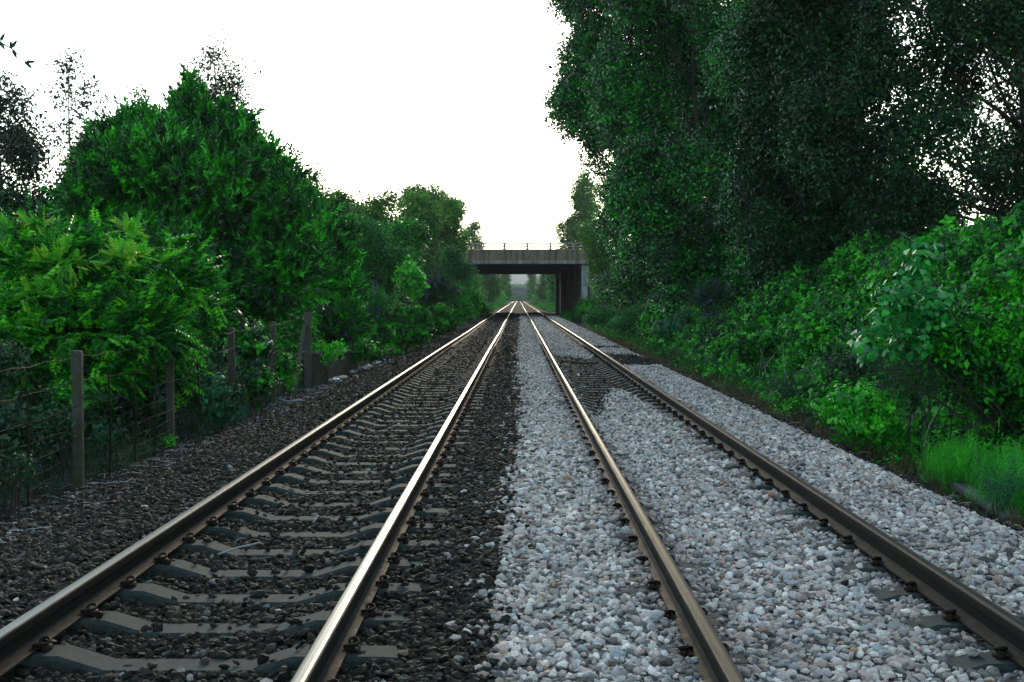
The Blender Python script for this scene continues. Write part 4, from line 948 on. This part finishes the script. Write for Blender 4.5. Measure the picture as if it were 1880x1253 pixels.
roundtree(815, 455, 92, 48, 92, 83, 'olive-green tree next to the left end of the bridge', group=LG, size=1.1)
roundtree(648, 450, 72, 50, 85, 84, 'lower olive-green tree half hidden by the darker laurel', group=LG)
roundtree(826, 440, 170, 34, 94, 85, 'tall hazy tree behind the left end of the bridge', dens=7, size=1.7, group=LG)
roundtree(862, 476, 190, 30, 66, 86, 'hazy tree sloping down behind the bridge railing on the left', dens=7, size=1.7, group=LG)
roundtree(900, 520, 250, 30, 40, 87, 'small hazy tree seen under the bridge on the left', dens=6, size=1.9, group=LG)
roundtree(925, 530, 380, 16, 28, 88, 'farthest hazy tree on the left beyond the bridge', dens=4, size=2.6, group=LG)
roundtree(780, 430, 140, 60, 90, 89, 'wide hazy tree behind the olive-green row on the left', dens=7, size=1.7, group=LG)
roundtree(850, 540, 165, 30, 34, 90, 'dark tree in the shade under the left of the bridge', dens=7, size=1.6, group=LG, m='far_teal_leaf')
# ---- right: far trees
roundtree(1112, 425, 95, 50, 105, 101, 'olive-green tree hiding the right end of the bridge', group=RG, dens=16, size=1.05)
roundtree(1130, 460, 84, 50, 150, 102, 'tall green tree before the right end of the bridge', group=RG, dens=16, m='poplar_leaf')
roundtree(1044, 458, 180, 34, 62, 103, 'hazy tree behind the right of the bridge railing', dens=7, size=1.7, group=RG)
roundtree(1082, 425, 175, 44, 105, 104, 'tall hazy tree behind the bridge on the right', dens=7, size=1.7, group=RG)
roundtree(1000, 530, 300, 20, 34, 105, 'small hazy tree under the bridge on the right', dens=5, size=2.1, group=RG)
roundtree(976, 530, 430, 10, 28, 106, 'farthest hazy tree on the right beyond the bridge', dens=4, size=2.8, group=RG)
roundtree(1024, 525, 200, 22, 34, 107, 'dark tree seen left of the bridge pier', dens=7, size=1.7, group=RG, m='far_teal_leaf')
# ---- right: the great poplars
def poplar(x, y, z0, z1, R, n, rl, seed, label, m='poplar_leaf', dens=44, size=1.25, r=.2, lean=0, shift=0, **kw):
    L = column(x + shift, y, z0, z1, R, n, rl, seed, lean=lean)
    return tree('poplar_tree', g(x, y), L, 'poplar', m, dens, size, seed, label, RG, r=r, **kw)
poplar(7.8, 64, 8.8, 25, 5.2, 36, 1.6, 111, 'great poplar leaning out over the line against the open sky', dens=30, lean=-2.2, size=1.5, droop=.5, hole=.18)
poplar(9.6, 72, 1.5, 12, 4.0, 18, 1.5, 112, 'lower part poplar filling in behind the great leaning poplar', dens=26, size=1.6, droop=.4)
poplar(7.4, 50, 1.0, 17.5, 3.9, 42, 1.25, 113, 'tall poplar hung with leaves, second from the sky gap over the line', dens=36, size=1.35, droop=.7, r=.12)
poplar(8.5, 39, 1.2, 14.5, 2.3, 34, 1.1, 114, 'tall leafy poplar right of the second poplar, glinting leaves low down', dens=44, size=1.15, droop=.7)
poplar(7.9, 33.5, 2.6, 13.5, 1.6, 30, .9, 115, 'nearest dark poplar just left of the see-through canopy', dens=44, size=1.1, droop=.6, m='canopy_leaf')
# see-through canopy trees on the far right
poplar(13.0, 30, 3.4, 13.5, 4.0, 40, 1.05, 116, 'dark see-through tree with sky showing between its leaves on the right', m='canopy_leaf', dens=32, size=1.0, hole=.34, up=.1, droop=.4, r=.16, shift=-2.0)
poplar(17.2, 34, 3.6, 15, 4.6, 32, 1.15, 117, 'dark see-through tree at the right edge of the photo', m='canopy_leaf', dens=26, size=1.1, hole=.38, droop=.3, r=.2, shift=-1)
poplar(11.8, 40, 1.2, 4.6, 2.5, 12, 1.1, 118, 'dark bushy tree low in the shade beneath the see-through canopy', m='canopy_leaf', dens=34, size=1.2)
# ---- right bank thicket: one mass of brambles
def strip(n, xr, yr, hmax, seed, fn=None):
    r = np.random.default_rng(seed); X = r.uniform(*xr, n); Y = yr[0] + (yr[1] - yr[0]) * r.random(n) ** 1.5; return X, Y, r
X, Y, r = strip(52000, (4.6, 11.5), (9.5, 62), 1, 200)
edge = 4.75 + .35 * wob(X * 0, Y * .55, 1) + np.interp(Y, [9, 14, 20, 40, 62], [1.5, .75, .25, .7, .9]); k = X > edge; X, Y = X[k], Y[k]; edge = edge[k]
h = (.30 + .42 * wob(X * .9, Y * .8, 4) + .22 * wob(X * 2.6, Y * 2.4, 2)).clip(.02, 1) * smooth(0, .9, X - edge) + .52 * smooth(0, 1.4, X - edge)
n_ = len(X); dz = 1 - r.random(n_) ** 2.2 * .45
Zp = ground_z(X, Y) + h * dz + .05
nrm = np.stack([-.55 + .8 * np.cos(X * 2.1 + Y), .8 * np.sin(Y * 1.9 + X), np.full(n_, .6)], -1) + r.normal(0, .4, (n_, 3))
sz_ = .82 * np.exp(r.normal(0, .25, n_)) * (1 + .014 * Y); sp_ = wob(X * 1.3, Y * 1.1, 9) + r.normal(0, .22, n_)
for nm_, kd_, mt_, w_, lab_ in (('brambles', 'bramble', 'bramble_leaf', sp_ < .28, 'green bramble thicket covering the whole right bank'), ('nettles', 'generic', 'bright_leaf', (sp_ >= .28) & (sp_ < .5), 'brighter green nettles growing in patches through the brambles'), ('dull_scrub', 'generic', 'weed_leaf', sp_ >= .5, 'dull dark scrub in patches through the brambles')):
    tag(foliage(nm_, kd_, np.stack([X, Y, Zp], -1)[w_], nrm[w_], sz_[w_], mt_, seed=201), lab_, nm_.replace('_', ' '), kind='stuff')
# tall weeds and shoots poking out of it
X, Y, r = strip(900, (5.4, 9.6), (12, 50), 1, 205)
Zp = ground_z(X, Y) + .75 + .3 * wob(X, Y, 4) + r.uniform(0, .35, 900)
tag(foliage('thicket_shoots', 'broad', np.stack([X, Y, Zp], -1), np.stack([r.normal(-.3, .3, 900), r.normal(-.3, .3, 900), np.ones(900)], -1), .55 * np.exp(r.normal(0, .25, 900)), 'bramble_leaf', seed=206), 'leafy shoots standing out of the bramble thicket', 'shoots', kind='stuff')
b = MB(); r = np.random.default_rng(290)
for i in range(90):
    x = r.uniform(4.9, 8.5); y = r.uniform(11, 34); z = float(ground_z(x, y)); l = r.uniform(.5, 1.25); dx, dy = r.normal(0, .3, 2)
    b.tube([(x, y, z), (x + dx * l * .4, y + dy * l * .4, z + l * .6), (x + dx * l, y + dy * l, z + l)], [.005, .004, .002], 4)
tag(b.build('dead_stems', M['straw']), 'thin pale dead stems standing among the brambles', 'stems', kind='stuff')
# individual plants on the right
RGp = 'plants on the right bank'
bush(1590, 775, 15.4, 78, 62, 'broad', 'bright_leaf', 95, .62, 211, 'bright green leafy bush at the foot of the right bank by the ballast', n=8, group=RGp, name='bush', cat='bush', up=.2)
bush(1690, 690, 15.0, 95, 55, 'feather', 'weed_leaf', 70, 1.0, 212, 'dark dull feathery weeds behind the bright green bush', n=7, group=RGp)
bush(1560, 680, 17.6, 60, 40, 'generic', 'weed_leaf', 60, .8, 213, 'dark weeds above the bright green bush', n=6, group=RGp)
bush(1245, 600, 44, 42, 36, 'broad', 'teal_weed_leaf', 40, 1.0, 214, 'pale green shrub at the foot of the poplars on the right verge', n=6, group=RGp, name='shrub', cat='shrub')
bush(1380, 650, 27, 60, 40, 'bramble', 'bramble_leaf', 80, 1.0, 215, 'fresh green bramble mound midway along the foot of the bank', n=7, group=RGp, name='bramble_bush', cat='shrub')
bush(1160, 590, 62, 55, 26, 'far', 'far_teal_leaf', 30, .7, 216, 'low dark shrub under the poplars near the bridge', n=6, group=RGp, name='shrub', cat='shrub')
bush(1450, 720, 21.5, 45, 26, 'feather', 'weed_leaf', 90, .9, 217, 'low dull feathery weeds at the bank foot left of the bright bush', n=5, group=RGp)
bush(1850, 905, 10.9, 55, 32, 'feather', 'teal_weed_leaf', 130, .8, 218, 'pale feathery horsetail plants at the right edge above the plank', n=6, group=RGp, name='horsetail_plant')
bush(1790, 670, 14.6, 110, 105, 'generic', 'bramble_leaf', 75, 1.1, 219, 'tall dark leafy growth at the right edge of the bank', n=8, group=RGp, stemw=.003)
b2 = bush(1300, 560, 38, 40, 34, 'willow', 'weed_leaf', 55, 1.0, 220, 'buddleia with purple flowers in front of the glinting poplar', n=5, group=RGp, name='buddleia_shrub', cat='shrub')
panicles(1275, 1335, 520, 585, 37, 9, 570, b2, 1.5)
bush(1110, 585, 80, 45, 18, 'far', 'far_teal_leaf', 24, .8, 221, 'low dark shrub beside the bridge pier', n=5, group=RGp, name='shrub', cat='shrub')
bush(1080, 572, 97, 26, 26, 'far', 'bramble_leaf', 26, .8, 222, 'low green shrub hiding the foot of the near bridge column', n=6, group=RGp, name='shrub', cat='shrub')
# young poplar sapling with large pale leaves
LL = [lp(1690, 490, 14.2, 34, 36, .25), lp(1650, 560, 14.2, 40, 45, .3), lp(1700, 580, 14.3, 45, 55, .3), lp(1615, 600, 14.0, 22, 30, .2), lp(1680, 640, 14.2, 40, 35, .3), lp(1590, 650, 14.0, 22, 30, .2)]
shrub('poplar_sapling', g(6.0, 14.6), LL, 'sapling', 'sapling_leaf', 62, .62, 231, 'young poplar sapling with large pale rounded leaves on the right bank', 'sapling', stem=.02, depth=.6, up=.6)
# ---- grass
def grass(P, S, m, name, label, seed, kind='grass'):
    r = np.random.default_rng(seed); n = len(P)
    return tag(foliage(name, kind, P, np.array([0, 0, 1.]) + r.normal(0, .25, (n, 3)), S, m, seed=seed), label, 'grass', kind='stuff')
r = np.random.default_rng(240)
c0 = np.array([(4.95, 11.4, .5), (5.25, 12.5, .5), (4.75, 12.8, .3), (5.5, 11.2, .5), (5.0, 13.8, .3), (5.9, 12.8, .5), (4.7, 10.9, .25)])
P = []
for x, y, rr in c0:
    q = r.normal(0, .5, (750, 2)) * rr; P.append(np.stack([x + q[:, 0], y + q[:, 1]], -1))
P = np.concatenate(P); z = ground_z(P[:, 0], P[:, 1]) + .18 * np.exp(-((P[:, 0] - 5.2) ** 2 + (P[:, 1] - 12) ** 2)) - .02
for nm_, lo in (('grass', 0),):
    grass(np.column_stack([P, z]), .62 * np.exp(r.normal(0, .3, len(P))), 'grass_blade', 'grass', 'bright green soft feathery grass tuft at the lower right', 241, 'feather')
Xg = r.uniform(4.3, 6.6, 9000); Yg = 9 + 90 * r.random(9000) ** 1.4; e = 4.5 + .4 * wob(Xg * 0, Yg * .9, 2) + .3 * wob(Xg * 0, Yg * 2.6, 5) + .6 * r.random(9000) + .5 * smooth(40, 60, Yg); k = (Xg > e + .1) & (r.random(9000) < .45)
grass(np.column_stack([Xg, Yg, ground_z(Xg, Yg)])[k], (.6 + .012 * Yg[k]) * np.exp(r.normal(0, .35, k.sum())), 'weed_leaf', 'grass', 'dull green grass along the foot of the right bank', 242)
Xg = r.uniform(4.2, 5.2, 2600); Yg = 10 + 60 * r.random(2600) ** 1.3
grass(np.column_stack([Xg, Yg, ground_z(Xg, Yg)]), .55 * np.exp(r.normal(0, .25, 2600)), 'dry_grass_blade', 'dry_grass', 'sparse brownish grass on the right path', 243)
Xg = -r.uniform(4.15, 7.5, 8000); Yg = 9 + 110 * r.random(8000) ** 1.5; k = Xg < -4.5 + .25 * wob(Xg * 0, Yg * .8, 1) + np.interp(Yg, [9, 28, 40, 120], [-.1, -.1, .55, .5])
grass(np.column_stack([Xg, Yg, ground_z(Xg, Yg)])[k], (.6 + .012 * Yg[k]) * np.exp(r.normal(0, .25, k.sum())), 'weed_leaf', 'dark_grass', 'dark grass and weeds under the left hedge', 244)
Xw = r.uniform(4.15, 6.0, 2600); Yw = 10 + 75 * r.random(2600) ** 1.3; k = Xw > 4.45 + .35 * wob(Xw * 0, Yw * 1.1, 3) + .5 * r.random(2600); Xw, Yw = Xw[k], Yw[k]; n_ = len(Xw)
tag(foliage('verge_weeds', 'generic', np.stack([Xw, Yw, ground_z(Xw, Yw) + .02 + .12 * r.random(n_)], -1), np.stack([r.normal(-.2, .4, n_), r.normal(-.2, .4, n_), np.ones(n_)], -1), .75 * np.exp(r.normal(0, .3, n_)), 'bramble_leaf', seed=248), 'ragged low weeds creeping onto the right path', 'weeds', kind='stuff')
# left verge undergrowth
X = -r.uniform(4.1, 10, 11000); Y = 28 + 130 * r.random(11000) ** 1.6; e = np.interp(Y, [28, 38, 45, 200], [4.9, 4.4, 4.0, 4.2]) + .3 * wob(X * 0, Y * .4, 3); k = -X > e; X, Y, e = X[k], Y[k], e[k]
h = (.5 + .5 * wob(X, Y, 7)).clip(.1, 1.2) * smooth(0, 1.2, -X - e) + .15; n_ = len(X)
tag(foliage('undergrowth', 'bramble', np.stack([X, Y, ground_z(X, Y) + h * (1 - .5 * r.random(n_) ** 2)], -1), np.stack([r.normal(.3, .5, n_), r.normal(-.3, .5, n_), np.full(n_, .6)], -1), 1.1 * np.exp(r.normal(0, .2, n_)) * (1 + .02 * (Y - 28)), 'bramble_leaf', seed=246), 'green undergrowth along the left verge up to the bridge', 'undergrowth', kind='stuff')
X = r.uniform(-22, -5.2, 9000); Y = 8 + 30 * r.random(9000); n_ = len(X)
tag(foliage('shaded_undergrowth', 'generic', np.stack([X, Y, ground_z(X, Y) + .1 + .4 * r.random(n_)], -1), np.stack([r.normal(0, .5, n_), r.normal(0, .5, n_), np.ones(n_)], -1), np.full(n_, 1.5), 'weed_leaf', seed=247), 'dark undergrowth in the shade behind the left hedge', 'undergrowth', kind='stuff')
for sx, nm in ((-1, 'left'), (1, 'right')):
    r = np.random.default_rng(270 + sx); n_ = 5000; Y = 104 + 300 * r.random(n_) ** 1.3; X = sx * (3.9 + .25 * wob(Y * .3, Y * .2) + 8 * r.random(n_) ** 1.4 + 1.0 * smooth(100, 150, Y) * (sx > 0) * (1 - smooth(150, 170, Y)) * 1.6); h = .35 + .5 * smooth(0, 3, np.abs(X) - 4)
    tag(foliage('verge_growth', 'far', np.stack([X, Y, ground_z(X, Y) + .1 + h * r.random(n_)], -1), r.normal(0, .6, (n_, 3)) + np.array([0, 0, .8]), (.7 + .004 * (Y - 100)), 'bramble_leaf', seed=275 + sx), 'low green growth beside the line from the bridge onward, %s side' % nm, 'undergrowth', kind='stuff')
# far woods on both sides beyond the bridge
r = np.random.default_rng(250)
for sx, nm in ((-1, 'left'), (1, 'right')):
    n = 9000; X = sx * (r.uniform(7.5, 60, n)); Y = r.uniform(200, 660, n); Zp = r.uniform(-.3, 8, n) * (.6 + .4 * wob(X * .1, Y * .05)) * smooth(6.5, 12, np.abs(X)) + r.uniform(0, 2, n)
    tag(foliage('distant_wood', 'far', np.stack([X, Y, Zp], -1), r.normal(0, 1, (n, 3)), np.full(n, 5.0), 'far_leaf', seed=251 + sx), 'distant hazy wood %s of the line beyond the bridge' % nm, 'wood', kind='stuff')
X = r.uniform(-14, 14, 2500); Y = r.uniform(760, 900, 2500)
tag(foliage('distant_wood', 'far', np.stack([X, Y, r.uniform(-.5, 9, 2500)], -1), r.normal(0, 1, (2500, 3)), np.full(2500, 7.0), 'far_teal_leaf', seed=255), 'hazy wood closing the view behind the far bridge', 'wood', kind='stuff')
# ---- tree just outside the left edge whose branch tip hangs into the top left corner
t = empty('willow_tree', g(-6.6, 9.6), 'dark leafy branch tip reaching in at the top left corner', 'tree')
tip = [W(-60, 50, 9.2), W(0, 78, 9.2), W(22, 90, 9.2), W(45, 112, 9.2), W(68, 130, 9.2)]
b = MB(); st = np.array([-6.6, 9.6, 2.6]); b.tube([np.array([-6.6, 9.6, -.6]), np.array([-6.55, 9.6, 1.2]), st, np.array([-6.7, 9.7, 3.8]), np.array([-6.9, 9.8, 5.2])], [.10, .08, .07, .05, .015], 8)
b.tube([st, np.array([-5.6, 9.4, 3.6]), np.array([-4.9, 9.3, 3.9]), tip[0], tip[1], tip[2], tip[3], tip[4]], [.035, .025, .015, .009, .006, .0045, .003, .0015], 5)
tr = b.build('trunk', M['bark'], t, smooth=True)
lv = []
for q, dd in ((0, (.6, 0, .5)), (0, (.3, 0, -.9)), (1, (.3, .2, .9)), (1, (.5, -.2, -.8)), (1, (-.2, .3, -.9)), (2, (.5, .1, .8)), (2, (-.1, .3, .9)), (2, (.35, 0, -.9)), (3, (1, 0, .05)), (3, (.6, .1, -.6))):
    dd = np.array(dd, float); lv.append(leaf(tip[q] + rng.normal(0, .006, 3), dd, np.array([.2, -.9, .4]) + rng.normal(0, .3, 3), .085, .030, 6, .12))
Vb = np.array(lv).reshape(-1, 3)
lf = build('branch_leaves', Vb, np.arange(len(Vb)).reshape(-1, 6), M['canopy_leaf'], t, tint=rng.random(len(lv)) * .5)
L = [(-6.9, 9.8, 4.6, .9, .9, .8), (-6.3, 9.2, 4.9, .8, .8, .7), (-7.3, 10.2, 4.2, .8, .8, .7)]
cr = crown(t, L, 'willow', 'birch_leaf', 30, 1.0, 260); rel(t, tr, lf, cr)
# ---------------------------------------------------------------- light, sky, air
SUN_EL, SUN_AZ = math.radians(19), math.radians(2.0)     # low sun straight down the line, a little right
world = bpy.data.worlds.new('World'); scene.world = world; world.use_nodes = True
nt = world.node_tree; nt.nodes.clear()
sky = nt.nodes.new('ShaderNodeTexSky'); sky.sky_type = 'NISHITA'; sky.sun_disc = False
sky.sun_elevation = SUN_EL; sky.sun_rotation = SUN_AZ; sky.air_density = 1.0; sky.dust_density = .6; sky.ozone_density = 1.5
bg = nt.nodes.new('ShaderNodeBackground'); bg.inputs[1].default_value = 0.15
wo = nt.nodes.new('ShaderNodeOutputWorld'); hs = nt.nodes.new('ShaderNodeHueSaturation'); hs.inputs['Saturation'].default_value = .7; nt.links.new(sky.outputs[0], hs.inputs['Color'])
wb = nt.nodes.new('ShaderNodeMix'); wb.data_type = 'RGBA'; wb.blend_type = 'MULTIPLY'; wb.inputs[0].default_value = 1; wb.inputs[7].default_value = (.95, 1.02, .92, 1); nt.links.new(hs.outputs[0], wb.inputs[6]); nt.links.new(wb.outputs[2], bg.inputs[0]); nt.links.new(bg.outputs[0], wo.inputs[0])
sd = bpy.data.lights.new('sun', 'SUN'); sd.energy = .8; sd.angle = math.radians(12); sd.color = (1.0, .80, .55)
so = bpy.data.objects.new('sun', sd); COL.objects.link(so)
d = Vector((math.sin(SUN_AZ) * math.cos(SUN_EL), math.cos(SUN_AZ) * math.cos(SUN_EL), math.sin(SUN_EL)))
so.rotation_euler = (-d).to_track_quat('-Z', 'Y').to_euler(); so.location = (0, 40, 30)
HAZE = True
if HAZE:
    m, nt, out = mat('haze_air'); v = nt.nodes.new('ShaderNodeVolumePrincipled'); v.inputs['Density'].default_value = .00017
    v.inputs['Color'].default_value = (.93, .95, 1, 1); v.inputs['Anisotropy'].default_value = 0
    nt.links.new(v.outputs[0], out.inputs['Volume'])
    b = MB(); b.box((0, 1500, 48), (3000, 3240, 104)); tag(b.build('haze', m), 'thin evening haze over the whole line', 'haze', kind='stuff')
vs = scene.view_settings; vs.view_transform = 'Standard'; vs.look = 'None'; vs.gamma = 1; vs.exposure = 1.4
scene.cycles.max_bounces = 5; scene.cycles.diffuse_bounces = 2; scene.cycles.glossy_bounces = 2; scene.cycles.transmission_bounces = 2; scene.cycles.volume_bounces = 0
scene.cycles.use_adaptive_sampling = True
